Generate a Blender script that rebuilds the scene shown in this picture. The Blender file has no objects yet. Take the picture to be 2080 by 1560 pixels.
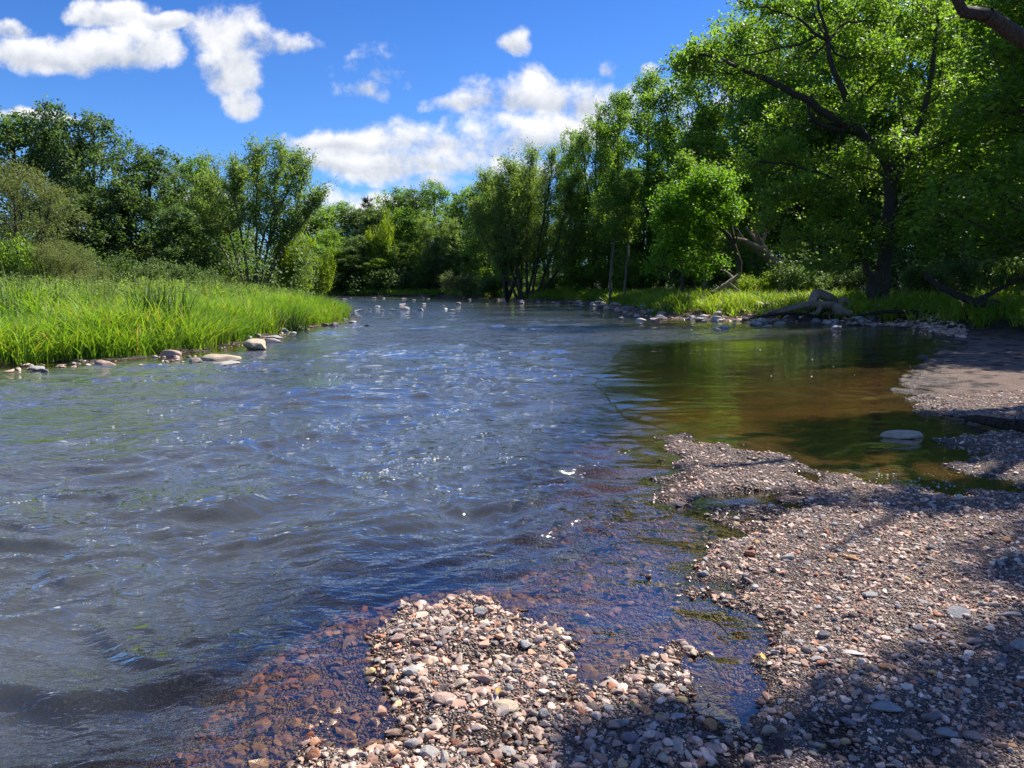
import bpy, math, random
import numpy as np
from mathutils import Vector, Matrix
R = math.radians
SC = bpy.context.scene
COL = SC.collection
# ------------------------------------------------------------------ camera
F = 1502.0; CX, CY = 1040.0, 780.0; CAMH = 1.7
TH = R(7.47)
cam = bpy.data.cameras.new('camera'); cam.sensor_width = 36; cam.lens = 26.0; cam.clip_end = 4000; cam.clip_start = 0.05
co = bpy.data.objects.new('camera', cam); COL.objects.link(co)
co.location = (0, 0, CAMH); co.rotation_euler = (R(90) - TH, 0, 0)
SC.camera = co
# ------------------------------------------------------------------ light
SUN_EL, SUN_AZ = R(50), R(52)
sv = Vector((math.sin(SUN_AZ) * math.cos(SUN_EL), math.cos(SUN_AZ) * math.cos(SUN_EL), math.sin(SUN_EL)))
sl = bpy.data.lights.new('sun', 'SUN'); sl.energy = 5.0; sl.angle = R(0.5); sl.color = (1.0, 0.93, 0.82)
so = bpy.data.objects.new('sun', sl); COL.objects.link(so)
so.rotation_euler = sv.to_track_quat('Z', 'Y').to_euler()
SC.view_settings.view_transform = 'Standard'; SC.view_settings.look = 'None'
SC.view_settings.exposure = 0.90; SC.view_settings.gamma = 1.0
SC.render.engine = 'CYCLES'
cy = SC.cycles
cy.use_denoising = True
cy.max_bounces = 9; cy.diffuse_bounces = 4; cy.glossy_bounces = 3; cy.transmission_bounces = 5; cy.transparent_max_bounces = 8
cy.caustics_reflective = False; cy.caustics_refractive = False
cy.sample_clamp_indirect = 8.0

def pdir(px, py):
    u = (px - CX) / F; v = (CY - py) / F
    return np.array([u, math.cos(TH) + v * math.sin(TH), -math.sin(TH) + v * math.cos(TH)])
def gp(px, py, z=0.0):
    d = pdir(px, py); t = (z - CAMH) / d[2]
    return (d[0] * t, d[1] * t)
def pt(px, py, Y):
    d = pdir(px, py); t = Y / d[1]
    return np.array([d[0] * t, Y, CAMH + d[2] * t])

# ------------------------------------------------------------------ node helpers
class NT:
    def __init__(s, nt): s.nt = nt
    def n(s, typ, **kw):
        nd = s.nt.nodes.new(typ)
        for k, v in kw.items():
            if k.startswith('i_'):
                key = k[2:]
                key = int(key) if key.isdigit() else key.replace('_', ' ')
                s.set(nd, key, v)
            else: setattr(nd, k, v)
        return nd
    def set(s, nd, key, v):
        if isinstance(v, bpy.types.NodeSocket): s.nt.links.new(v, nd.inputs[key])
        else: nd.inputs[key].default_value = v
    def math(s, op, a, b=0.0, c=None, clamp=False):
        nd = s.n('ShaderNodeMath', operation=op, use_clamp=clamp)
        s.set(nd, 0, a); s.set(nd, 1, b)
        if c is not None: s.set(nd, 2, c)
        return nd.outputs[0]
    def mix(s, f, a, b, blend='MIX'):
        nd = s.n('ShaderNodeMix', data_type='RGBA', blend_type=blend)
        s.set(nd, 0, f); s.set(nd, 6, a); s.set(nd, 7, b)
        return nd.outputs[2]
    def ramp(s, f, stops, interp='LINEAR'):
        nd = s.n('ShaderNodeValToRGB'); cr = nd.color_ramp; cr.interpolation = interp
        while len(cr.elements) < len(stops): cr.elements.new(0.5)
        for e, (p, c) in zip(cr.elements, stops):
            e.position = p; e.color = c if len(c) == 4 else (*c, 1)
        s.set(nd, 0, f); return nd.outputs[0]
    def maprange(s, v, a, b, c=0.0, d=1.0, smooth=False):
        nd = s.n('ShaderNodeMapRange', clamp=True)
        if smooth: nd.interpolation_type = 'SMOOTHSTEP'
        s.set(nd, 0, v); s.set(nd, 1, a); s.set(nd, 2, b); s.set(nd, 3, c); s.set(nd, 4, d)
        return nd.outputs[0]
    def noise(s, vec, scale, detail=3, rough=0.55, dist=0.0, dims='3D'):
        nd = s.n('ShaderNodeTexNoise', noise_dimensions=dims)
        if vec is not None: s.set(nd, 'Vector', vec)
        s.set(nd, 'Scale', scale); s.set(nd, 'Detail', detail); s.set(nd, 'Roughness', rough); s.set(nd, 'Distortion', dist)
        return nd.outputs[0]
    def mapping(s, vec, scale=(1,1,1), rot=(0,0,0), loc=(0,0,0)):
        nd = s.n('ShaderNodeMapping'); s.set(nd, 'Vector', vec); s.set(nd, 'Scale', scale); s.set(nd, 'Rotation', rot); s.set(nd, 'Location', loc)
        return nd.outputs[0]
def c4(c): return (*c, 1.0)
def new_mat(name):
    m = bpy.data.materials.new(name); m.use_nodes = True; m.node_tree.nodes.clear()
    t = NT(m.node_tree); out = t.n('ShaderNodeOutputMaterial')
    return m, t, out

# ------------------------------------------------------------------ world: sky + clouds (by direction)
w = bpy.data.worlds.new('World'); SC.world = w; w.use_nodes = True
w.node_tree.nodes.clear(); t = NT(w.node_tree)
sky = t.n('ShaderNodeTexSky', sky_type='NISHITA'); sky.sun_disc = False
sky.sun_elevation = SUN_EL; sky.sun_rotation = SUN_AZ; sky.altitude = 300; sky.air_density = 1.0; sky.dust_density = 0.25; sky.ozone_density = 2.5
tc = t.n('ShaderNodeTexCoord'); gen = tc.outputs['Generated']
sx = t.n('ShaderNodeSeparateXYZ'); t.set(sx, 0, gen)
skc = t.mix(1.0, sky.outputs[0], t.mix(t.maprange(sx.outputs[2], 0.15, 0.6), (0.33, 0.57, 0.92, 1), (0.09, 0.32, 0.74, 1)), 'MULTIPLY')
yy = t.math('MAXIMUM', sx.outputs[1], 0.06)
U = t.math('DIVIDE', sx.outputs[0], yy); V = t.math('DIVIDE', sx.outputs[2], yy)
cu = t.n('ShaderNodeCombineXYZ'); t.set(cu, 0, U); t.set(cu, 1, V)
P2 = cu.outputs[0]
n1 = t.noise(P2, 5.0, 9, 0.60, 0.15); n2 = t.noise(t.mapping(P2, loc=(3.1, 7.7, 0)), 17.0, 7, 0.62, 0.2)
dv = t.n('ShaderNodeTexNoise'); t.set(dv, 'Vector', P2); dv.inputs['Scale'].default_value = 9; dv.inputs['Detail'].default_value = 4
dm = t.n('ShaderNodeVectorMath', operation='MULTIPLY_ADD'); t.set(dm, 0, dv.outputs['Color']); dm.inputs[1].default_value = (0.09, 0.05, 0); dm.inputs[2].default_value = (-0.045, -0.025, 0)
da = t.n('ShaderNodeVectorMath', operation='ADD'); t.set(da, 0, P2); t.set(da, 1, dm.outputs[0]); PD = da.outputs[0]
# (px, py, rx, ry) of cloud lumps as seen over the horizon
CL = [(60,105,90,34),(170,100,110,40),(270,92,62,40),(215,22,70,20),(20,55,34,16),
      (470,75,62,44),(560,80,95,24),(475,140,52,44),(490,200,38,24),(425,130,26,22),(345,35,40,12),
      (745,130,72,36),(725,178,50,22),(1043,78,32,24),(1245,135,28,20),
      (1000,200,85,38),(1110,190,120,46),(1200,200,70,40),(930,212,50,16),
      (700,300,110,26),(850,290,170,48),(1000,275,170,50),(1130,270,110,42),(830,340,170,36),(980,330,150,36),(1050,345,120,30),(690,335,90,22),
      (900,375,80,18),(970,385,60,16),(660,425,50,28),(770,430,65,26),(850,428,50,22),(720,440,60,18),(420,400,60,16),(630,445,40,16),
      (1340,190,90,45),(1280,215,60,30),(1450,200,80,40),(90,235,110,14),(1320,130,16,10),
      (40,-230,280,90),(-350,-20,260,110),(-100,-760,480,210),(-700,-420,420,200),(1300,-520,260,90),(700,-1100,400,150)]
uvd = lambda px, py: (pdir(px, py)[0] / pdir(px, py)[1], pdir(px, py)[2] / pdir(px, py)[1])
field = None; topf = None
for (px, py, rx, ry) in CL:
    a, b = uvd(px, py); k = 1.0 / F
    mp = t.n('ShaderNodeVectorMath', operation='MULTIPLY_ADD')
    cs = 1.12 if rx > 80 else 1.42
    fx, fy = 1 / (rx * k * cs), 1 / (ry * k * cs)
    t.set(mp, 0, PD); mp.inputs[1].default_value = (fx, fy, 0); mp.inputs[2].default_value = (-a * fx, -b * fy, 0)
    ln = t.n('ShaderNodeVectorMath', operation='DOT_PRODUCT'); t.set(ln, 0, mp.outputs[0]); t.set(ln, 1, mp.outputs[0])
    e = t.math('SUBTRACT', 1.0, ln.outputs['Value'])
    # height inside the lump, -1 at its base .. 1 at its top
    s2 = t.n('ShaderNodeSeparateXYZ'); t.set(s2, 0, mp.outputs[0])
    h = t.math('MULTIPLY', t.math('MAXIMUM', e, 0.0), s2.outputs[1])
    if field is None: field, topf = e, h
    else: field = t.math('SMOOTH_MAX', field, e, 0.12); topf = t.math('ADD', topf, h)
# loose clouds everywhere else (behind the camera and overhead): keeps the reflections broken
n3 = t.noise(t.mapping(gen, loc=(1.7, 0.3, 0)), 2.6, 6, 0.55, 0.2)
far = t.math('MULTIPLY', t.maprange(sx.outputs[2], 0.38, 0.6), t.math('MULTIPLY', t.math('SUBTRACT', n3, 0.50), 4.0))
back = t.maprange(sx.outputs[1], 0.25, 0.05)
fld = t.math('MAXIMUM', t.math('MAXIMUM', field, -1.2), t.math('SUBTRACT', t.math('MULTIPLY', t.math('MAXIMUM', back, t.maprange(sx.outputs[2], 0.38, 0.6)), t.math('MULTIPLY', t.math('SUBTRACT', n3, 0.36), 5.0)), 0.9))
dens = t.math('ADD', t.math('MINIMUM', fld, 0.9), t.math('MULTIPLY', t.math('SUBTRACT', n1, 0.5), 4.6))
dens = t.math('ADD', dens, t.math('MULTIPLY', t.math('SUBTRACT', n2, 0.5), 3.0))
al = t.maprange(dens, 0.0, 1.1, smooth=True)
shade = t.math('ADD', t.math('MULTIPLY', topf, 0.9), t.math('MULTIPLY', t.math('SUBTRACT', n2, 0.5), 2.0))
shade = t.math('ADD', shade, t.math('MULTIPLY', t.math('SUBTRACT', n1, 0.5), 1.3))
lit = t.maprange(shade, -0.5, 0.45)
ccol = t.mix(lit, (3.0, 3.3, 3.8, 1), (5.7, 5.7, 5.8, 1))
fin = t.mix(t.math('MULTIPLY', al, 0.96), skc, ccol)
bg = t.n('ShaderNodeBackground'); t.set(bg, 0, fin); bg.inputs[1].default_value = 0.10
wo = t.n('ShaderNodeOutputWorld'); t.nt.links.new(bg.outputs[0], wo.inputs[0])

# ------------------------------------------------------------------ numpy noise
def _h(ix, iy, seed):
    n = (ix.astype(np.int64) * 374761393 + iy.astype(np.int64) * 668265263 + seed * 1274126177) & 0xffffffff
    n = ((n ^ (n >> 13)) * 1274126177) & 0xffffffff
    return ((n ^ (n >> 16)) & 0xffff) / 65535.0
def vn(x, y, seed=0):
    x0 = np.floor(x); y0 = np.floor(y); fx = x - x0; fy = y - y0
    fx = fx * fx * fx * (fx * (fx * 6 - 15) + 10); fy = fy * fy * fy * (fy * (fy * 6 - 15) + 10)
    x0 = x0.astype(np.int64); y0 = y0.astype(np.int64)
    a = _h(x0, y0, seed); b = _h(x0 + 1, y0, seed); c = _h(x0, y0 + 1, seed); d = _h(x0 + 1, y0 + 1, seed)
    return (a + (b - a) * fx) * (1 - fy) + (c + (d - c) * fx) * fy
def fbm(x, y, seed=0, o=4):
    s = 0; a = 0.5; tot = 0
    for i in range(o):
        s = s + a * vn(x * 2 ** i + i * 17.3, y * 2 ** i + i * 9.1, seed + i); tot += a; a *= 0.5
    return s / tot
def sst(a, b, x):
    q = np.clip((x - a) / (b - a), 0, 1); return q * q * (3 - 2 * q)

# ------------------------------------------------------------------ river plan (water's edge traced, unprojected to the water plane)
def poly(pix, pre=(), post=()):
    return np.array(list(pre) + [gp(*p) for p in pix] + list(post))
MAIN = poly([(640,601.2),(760,601.8),(880,603),(960,605),(1000,607),(1060,612),(1130,613),(1200,617),(1250,628),(1265,640),(1330,647),(1420,650),(1520,655),(1650,660),(1780,662),
             (1870,668),(1930,682),(1935,700),(1895,714),(1880,740),(1862,775),(1846,798),(1880,825),(1940,845),(2000,858),(2090,868),
             (2080,878),(2000,882),(1930,898),(1962,918),(1950,948),(1992,985),(1940,1006),(1850,1002),(1770,990),(1720,972),(1655,966),(1640,948),(1590,930),(1500,902),
             (1400,885),(1338,889),(1372,920),(1348,975),(1342,1018),(1360,1028),(1420,1014),(1510,1002),(1575,1004),(1578,1020),(1500,1027),(1462,1050),(1452,1090),(1470,1125),
             (1480,1180),(1495,1250),(1535,1300),(1515,1345),(1535,1380),(1510,1410),(1560,1445),(1560,1500),(1520,1560)],
            post=[(0.75,1.9),(0.2,1.7),(-1.25,1.6),(-2.2,0.0),(-4,-8),(-8,-60),(600,-60),(600,1400),(-600,1400),(-600,175),(-160,160)])
ISL1 = poly([(600,1560),(615,1530),(660,1470),(715,1420),(745,1390),(790,1340),(790,1295),(850,1255),(950,1240),(1010,1262),(1060,1285),(1110,1310),(1140,1345),(1150,1400),(1140,1430),
             (1190,1455),(1150,1500),(1180,1560)], post=[(0.3,1.7),(-1.1,1.6)])
ISL2 = poly([(1180,1560),(1190,1490),(1180,1440),(1240,1380),(1290,1330),(1340,1285),(1400,1270),(1445,1290),(1440,1330),(1395,1370),(1400,1430),(1440,1480),(1420,1560)], post=[(0.8,1.8),(0.1,1.8)])
ISL3 = poly([(1300,1170),(1340,1146),(1400,1150),(1470,1150),(1480,1180),(1465,1220),(1440,1245),(1380,1240),(1300,1262),(1262,1250),(1290,1215),(1390,1195),(1350,1180)])
LEFT = poly([(700,650),(690,656),(640,664),(590,670),(545,680),(480,696),(440,706),(400,716),(330,722),(250,730),(150,736),(60,741),(-60,748),(-400,775)],
            post=[(-120,15),(-260,30),(-260,130),(-60,112),(-32,92),(-21,76),(-15,62),(-11.5,50),(-9.3,42)])
POOL = poly([(1250,700),(1500,690),(1800,668),(1900,690),(1870,760),(1850,800),(1960,860),(1980,940),(1980,990),(1850,995),(1650,950),(1500,895),(1330,880),(1230,850),(1180,780)])
def psd(P, x, y):
    """signed distance to polygon P, positive inside"""
    shp = x.shape; x = x.ravel(); y = y.ravel()
    d2 = np.full(x.shape, 1e18); ins = np.zeros(x.shape, bool)
    n = len(P)
    for i in range(n):
        ax, ay = P[i]; bx, by = P[(i + 1) % n]
        ex, ey = bx - ax, by - ay; L = ex * ex + ey * ey + 1e-12
        tt = np.clip(((x - ax) * ex + (y - ay) * ey) / L, 0, 1)
        dx = x - ax - tt * ex; dy = y - ay - tt * ey
        np.minimum(d2, dx * dx + dy * dy, out=d2)
        if ay != by:
            c = ((ay > y) != (by > y)) & (x < ex * (y - ay) / (by - ay) + ax)
            ins ^= c
    d = np.sqrt(d2)
    return np.where(ins, d, -d).reshape(shp)
def height(x, y, full=False):
    x = np.asarray(x, float); y = np.asarray(y, float)
    r = np.hypot(x, y)
    wob = (fbm(x * 2.2, y * 2.2, 5, 3) - 0.5) * np.clip(r / 12, 0.11, 2.0)
    sm = psd(MAIN, x, y); sl_ = psd(LEFT, x, y)
    near = r < 12
    si = np.full(x.shape, -99.0)
    if near.any():
        xn, yn = x[near], y[near]
        q = np.maximum(np.maximum(psd(ISL1, xn, yn), psd(ISL2, xn, yn)), psd(ISL3, xn, yn)); si[near] = q + 0.035
    sp = psd(POOL, x, y)
    sd = np.maximum(sm, np.maximum(si, sl_)) + wob
    # land
    up = 0.026 * (1 - np.exp(-np.maximum(sd, 0) / 0.14)) + 0.018 * np.clip(sd, 0, 1) + 0.03 * np.clip(sd - 0.6, 0, 7)
    bank = sst(22, 30, y) * sst(0.7, 3.5, sd + (x < -5) * 0.4) * (sm > sl_)
    up = up + bank * (0.55 + 0.02 * np.clip(sd - 3, 0, 60))
    hill = sst(150, 420, y) * 6 * (sm > sl_)
    up = up + hill + (sl_ > -1) * (sst(0.1, 1.6, sl_) * 0.28 + sst(1, 9, sl_) * 0.45)
    # bed
    dn = 0.03 * (1 - np.exp(np.minimum(sd, 0) / 0.12)) + 0.13 * np.clip(-sd, 0, 6.0) + 0.42 * np.clip(-sd - 0.28, 0, 1.6) * (sst(1.0, -1.5, x - 0.12 * y))
    calm = sst(-1.0, 1.5, sp)
    dn = dn * (1 - 0.70 * calm * (0.25 + 0.75 * sst(17, 10, y)))
    h = np.where(sd > 0, up, -dn)
    amp = np.where(r < 12, 0.030, 0.05)
    h = h + (fbm(x * 2.6 + 3.3, y * 2.6, 71, 3) - 0.55) * 0.095 * sst(0.8, 0.05, np.abs(sd - 0.05)) * (r < 12)
    h = h + (fbm(x * 1.3, y * 1.3, 21, 4) - 0.5) * amp * 1.5 + (fbm(x * 5.0, y * 5.0, 31, 3) - 0.5) * 0.055 * (r < 25)
    if full: return h, sd, sm, sl_, sp, calm
    return h
def H1(x, y): return float(height(np.array([x]), np.array([y]))[0])

# ------------------------------------------------------------------ mesh helpers
def mesh_np(name, verts, faces, mat=None, smooth=True, attrs=None, mats=None, fmat=None):
    me = bpy.data.meshes.new(name)
    verts = np.ascontiguousarray(verts, np.float32); faces = np.ascontiguousarray(faces, np.int32)
    nf, k = faces.shape
    me.vertices.add(len(verts)); me.vertices.foreach_set('co', verts.ravel())
    me.loops.add(nf * k); me.loops.foreach_set('vertex_index', faces.ravel())
    me.polygons.add(nf); me.polygons.foreach_set('loop_start', np.arange(nf, dtype=np.int32) * k)
    if mat: me.materials.append(mat)
    for m in (mats or []): me.materials.append(m)
    if fmat is not None: me.polygons.foreach_set('material_index', np.asarray(fmat, np.int32))
    me.polygons.foreach_set('use_smooth', np.full(nf, smooth, bool))
    for kx, v in (attrs or {}).items():
        v = np.asarray(v, np.float32)
        if v.ndim == 1:
            a = me.attributes.new(kx, 'FLOAT', 'POINT'); a.data.foreach_set('value', v)
        else:
            a = me.attributes.new(kx, 'FLOAT_COLOR', 'POINT')
            c = np.ones((len(v), 4), np.float32); c[:, :3] = v; a.data.foreach_set('color', c.ravel())
    me.update(calc_edges=True)
    return me
def link(name, me, parent=None, loc=None):
    o = bpy.data.objects.new(name, me); COL.objects.link(o)
    if parent: o.parent = parent
    if loc is not None: o.location = loc
    return o
def tag(o, label=None, cat=None, group=None, kind=None):
    if label: o['label'] = label
    if cat: o['category'] = cat
    if group: o['group'] = group
    if kind: o['kind'] = kind
    return o
def empty(name, loc, label, cat, group=None):
    o = bpy.data.objects.new(name, None); COL.objects.link(o); o.location = loc
    o.empty_display_size = 0.3
    return tag(o, label, cat, group)

def fan(r, ang, cx=0.0, cy_=0.0, close=False):
    rr, aa = np.meshgrid(r, ang, indexing='ij')
    x = cx + rr * np.sin(aa); y = cy_ + rr * np.cos(aa)
    nr, na = x.shape
    idx = np.arange(nr * na).reshape(nr, na)
    a = idx[:-1, :-1]; b = idx[1:, :-1]; c = idx[1:, 1:]; d = idx[:-1, 1:]
    f = np.stack([a, d, c, b], -1).reshape(-1, 4)[:, ::1]
    if close:
        a = idx[:-1, -1]; b = idx[1:, -1]; c = idx[1:, 0]; d = idx[:-1, 0]
        f = np.concatenate([f, np.stack([a, d, c, b], -1)])
    return x, y, f

# ------------------------------------------------------------------ materials
def mat_ground():
    m, t, out = new_mat('ground')
    geo = t.n('ShaderNodeNewGeometry'); pos = geo.outputs['Position']
    sep = t.n('ShaderNodeSeparateXYZ'); t.set(sep, 0, pos); z = sep.outputs[2]
    soil = t.n('ShaderNodeAttribute', attribute_name='soil').outputs['Fac']
    mud = t.n('ShaderNodeAttribute', attribute_name='mud').outputs['Fac']
    calm = t.n('ShaderNodeAttribute', attribute_name='calm').outputs['Fac']
    vor = t.n('ShaderNodeTexVoronoi', feature='F1'); t.set(vor, 'Vector', pos); vor.inputs['Scale'].default_value = 38
    vor2 = t.n('ShaderNodeTexVoronoi', feature='F1'); t.set(vor2, 'Vector', pos); vor2.inputs['Scale'].default_value = 90
    sepc = t.n('ShaderNodeSeparateColor'); t.set(sepc, 0, vor.outputs['Color'])
    peb = t.ramp(sepc.outputs[0], [(0.0, (0.14, 0.11, 0.10)), (0.3, (0.27, 0.205, 0.175)), (0.55, (0.34, 0.26, 0.23)), (0.75, (0.30, 0.28, 0.27)), (0.9, (0.48, 0.42, 0.38)), (1.0, (0.33, 0.16, 0.09))])
    sepd = t.n('ShaderNodeSeparateColor'); t.set(sepd, 0, vor2.outputs['Color'])
    grit = t.ramp(sepd.outputs[1], [(0.0, (0.13, 0.10, 0.085)), (0.5, (0.31, 0.235, 0.195)), (1.0, (0.50, 0.41, 0.35))])
    n = t.noise(pos, 1.3, 4)
    dry = t.mix(t.maprange(n, 0.38, 0.6), grit, peb)
    gap = t.maprange(vor.outputs['Distance'], 0.012, 0.022)
    mudc = t.mix(t.noise(pos, 5, 5), (0.26, 0.18, 0.15, 1), (0.46, 0.34, 0.28, 1))
    mudc = t.mix(t.maprange(t.noise(pos, 2.2, 5), 0.5, 0.62), mudc, (0.10, 0.08, 0.075, 1))
    dry = t.mix(mud, dry, mudc)
    soilc = t.mix(t.noise(pos, 2.5, 5), (0.035, 0.03, 0.014, 1), (0.06, 0.075, 0.02, 1))
    dry = t.mix(soil, dry, soilc)
    # wet band
    wetn = t.math('ADD', z, t.math('MULTIPLY', t.math('SUBTRACT', t.noise(pos, 2.2, 5), 0.5), 0.10))
    wet = t.math('MULTIPLY', t.maprange(wetn, 0.034, 0.006), t.math('SUBTRACT', 1.0, t.math('MULTIPLY', soil, 0.6)))
    dryw = t.mix(wet, dry, t.mix(1.0, dry, (0.36, 0.32, 0.30, 1), 'MULTIPLY'))
    # river bed
    sand = t.mix(t.noise(t.mapping(pos, scale=(0.5, 1.6, 1)), 2.2, 5), (0.26, 0.13, 0.022, 1), (0.66, 0.38, 0.085, 1))
    sand = t.mix(t.maprange(t.noise(t.mapping(pos, scale=(0.32, 0.9, 1)), 1.0, 5, 0.6), 0.48, 0.62, 0, 0.65), sand, (0.085, 0.075, 0.012, 1))
    bedp = t.mix(0.35, peb, (0.27, 0.16, 0.075, 1))
    algae = (0.085, 0.068, 0.020, 1)
    bed = t.mix(calm, bedp, sand)
    bed = t.mix(t.maprange(t.noise(pos, 1.1, 4), 0.54, 0.70, 0, 0.6), bed, algae)
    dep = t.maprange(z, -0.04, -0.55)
    bed2 = t.ramp(dep, [(0, (1.0, 0.95, 0.85)), (0.22, (0.75, 0.62, 0.42)), (0.6, (0.34, 0.30, 0.17)), (1.0, (0.15, 0.145, 0.075))])  # bed painted darker and browner with depth, for light the water absorbs
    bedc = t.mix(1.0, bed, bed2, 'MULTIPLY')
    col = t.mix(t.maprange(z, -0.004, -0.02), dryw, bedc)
    hgt = t.math('ADD', t.math('MULTIPLY', vor.outputs['Distance'], -1.0), t.math('MULTIPLY', vor2.outputs['Distance'], -0.6))
    hgt = t.math('ADD', t.math('MULTIPLY', hgt, t.math('SUBTRACT', 1.0, t.math('MULTIPLY', mud, 0.75))), t.math('MULTIPLY', t.noise(pos, 14, 5), 0.035))
    bp = t.n('ShaderNodeBump'); t.set(bp, 'Height', hgt); bp.inputs['Strength'].default_value = 0.9; bp.inputs['Distance'].default_value = 0.6
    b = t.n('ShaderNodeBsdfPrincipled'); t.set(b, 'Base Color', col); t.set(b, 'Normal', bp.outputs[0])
    t.set(b, 'Roughness', t.maprange(wet, 0, 1, 0.92, 0.35))
    t.set(b, 'Specular IOR Level', t.maprange(wet, 0, 1, 0.25, 0.5))
    t.nt.links.new(b.outputs[0], out.inputs[0]); return m
def mat_water():
    m, t, out = new_mat('river_water')
    geo = t.n('ShaderNodeNewGeometry'); pos = geo.outputs['Position']
    chop = t.n('ShaderNodeAttribute', attribute_name='chop').outputs['Fac']
    p1 = t.mapping(pos, rot=(0, 0, R(-38)), scale=(1.0, 2.3, 1))
    a = t.noise(p1, 1.6, 3, 0.5, 0.5); b = t.noise(p1, 5.5, 3, 0.55, 0.6)
    c = t.noise(t.mapping(pos, rot=(0, 0, R(-20)), scale=(1, 1.8, 1)), 17.0, 3, 0.6, 0.5); d = t.noise(pos, 46.0, 2, 0.5)
    h = t.math('ADD', t.math('MULTIPLY', a, 0.060), t.math('MULTIPLY', b, 0.030))
    h = t.math('ADD', h, t.math('MULTIPLY', c, 0.0026)); h = t.math('ADD', h, t.math('MULTIPLY', d, 0.0002))
    h = t.math('MULTIPLY', h, chop)
    bp = t.n('ShaderNodeBump'); t.set(bp, 'Height', h); bp.inputs['Strength'].default_value = 1.0; bp.inputs['Distance'].default_value = 1.0
    dt = t.n('ShaderNodeVectorMath', operation='DOT_PRODUCT'); t.set(dt, 0, geo.outputs['Incoming']); t.set(dt, 1, bp.outputs[0])
    q5 = t.math('POWER', t.math('SUBTRACT', 1.0, t.math('ABSOLUTE', dt.outputs['Value']), clamp=True), 3.1)
    frs = t.math('ADD', 0.065, t.math('MULTIPLY', q5, 0.935), clamp=True)
    tr = t.n('ShaderNodeBsdfTransparent'); tr.inputs[0].default_value = (0.86, 0.80, 0.64, 1)
    gl = t.n('ShaderNodeBsdfGlossy'); gl.inputs['Color'].default_value = (1, 1, 1, 1); gl.inputs['Roughness'].default_value = 0.02; t.set(gl, 'Normal', bp.outputs[0])
    mx = t.n('ShaderNodeMixShader'); t.set(mx, 0, frs); t.set(mx, 1, tr.outputs[0]); t.set(mx, 2, gl.outputs[0])
    df = t.n('ShaderNodeBsdfDiffuse'); df.inputs[0].default_value = (0.100, 0.112, 0.112, 1)
    body = t.n('ShaderNodeAttribute', attribute_name='body').outputs['Fac']
    m0 = t.n('ShaderNodeMixShader'); t.set(m0, 0, body); t.set(m0, 1, tr.outputs[0]); t.set(m0, 2, df.outputs[0]); t.set(mx, 1, m0.outputs[0])
    t.nt.links.new(mx.outputs[0], out.inputs[0]); return m
def mat_leaf(name, c1, c2, trans=0.42, tcol=None, rough=0.5, spec=0.3, straw=False):
    m, t, out = new_mat(name)
    at = t.n('ShaderNodeAttribute', attribute_name='tint').outputs['Fac']
    oi = t.n('ShaderNodeObjectInfo').outputs['Random']
    col = t.mix(at, c4(c1), c4(c2))
    if straw: col = t.mix(t.maprange(at, 0.93, 0.97), col, (0.38, 0.29, 0.11, 1))
    col = t.mix(1.0, col, t.mix(oi, (0.86, 0.90, 0.85, 1), (1.12, 1.06, 1.0, 1)), 'MULTIPLY')
    b = t.n('ShaderNodeBsdfPrincipled'); t.set(b, 'Base Color', col); b.inputs['Roughness'].default_value = rough; b.inputs['Specular IOR Level'].default_value = spec
    tl = t.n('ShaderNodeBsdfTranslucent'); t.set(tl, 0, t.mix(1.0, col, c4(tcol or (1.9, 2.1, 0.7)), 'MULTIPLY'))
    mx = t.n('ShaderNodeMixShader'); mx.inputs[0].default_value = trans; t.set(mx, 1, b.outputs[0]); t.set(mx, 2, tl.outputs[0])
    t.nt.links.new(mx.outputs[0], out.inputs[0]); return m
def mat_bark(name, c1, c2, scale=6.0, stretch=5.0):
    m, t, out = new_mat(name)
    tcn = t.n('ShaderNodeTexCoord').outputs['Object']
    p = t.mapping(tcn, scale=(stretch, stretch, 1.0))
    n = t.noise(p, scale, 6, 0.65, 0.4); n2_ = t.noise(tcn, 2.0, 4)
    col = t.mix(t.maprange(n, 0.35, 0.65), c4(c1), c4(c2)); col = t.mix(t.maprange(n2_, 0.5, 0.75, 0, 0.5), col, (0.05, 0.06, 0.03, 1))
    bp = t.n('ShaderNodeBump'); t.set(bp, 'Height', n); bp.inputs['Strength'].default_value = 0.8; bp.inputs['Distance'].default_value = 0.05
    b = t.n('ShaderNodeBsdfPrincipled'); t.set(b, 'Base Color', col); b.inputs['Roughness'].default_value = 0.9; b.inputs['Specular IOR Level'].default_value = 0.2
    t.set(b, 'Normal', bp.outputs[0]); t.nt.links.new(b.outputs[0], out.inputs[0]); return m
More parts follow.
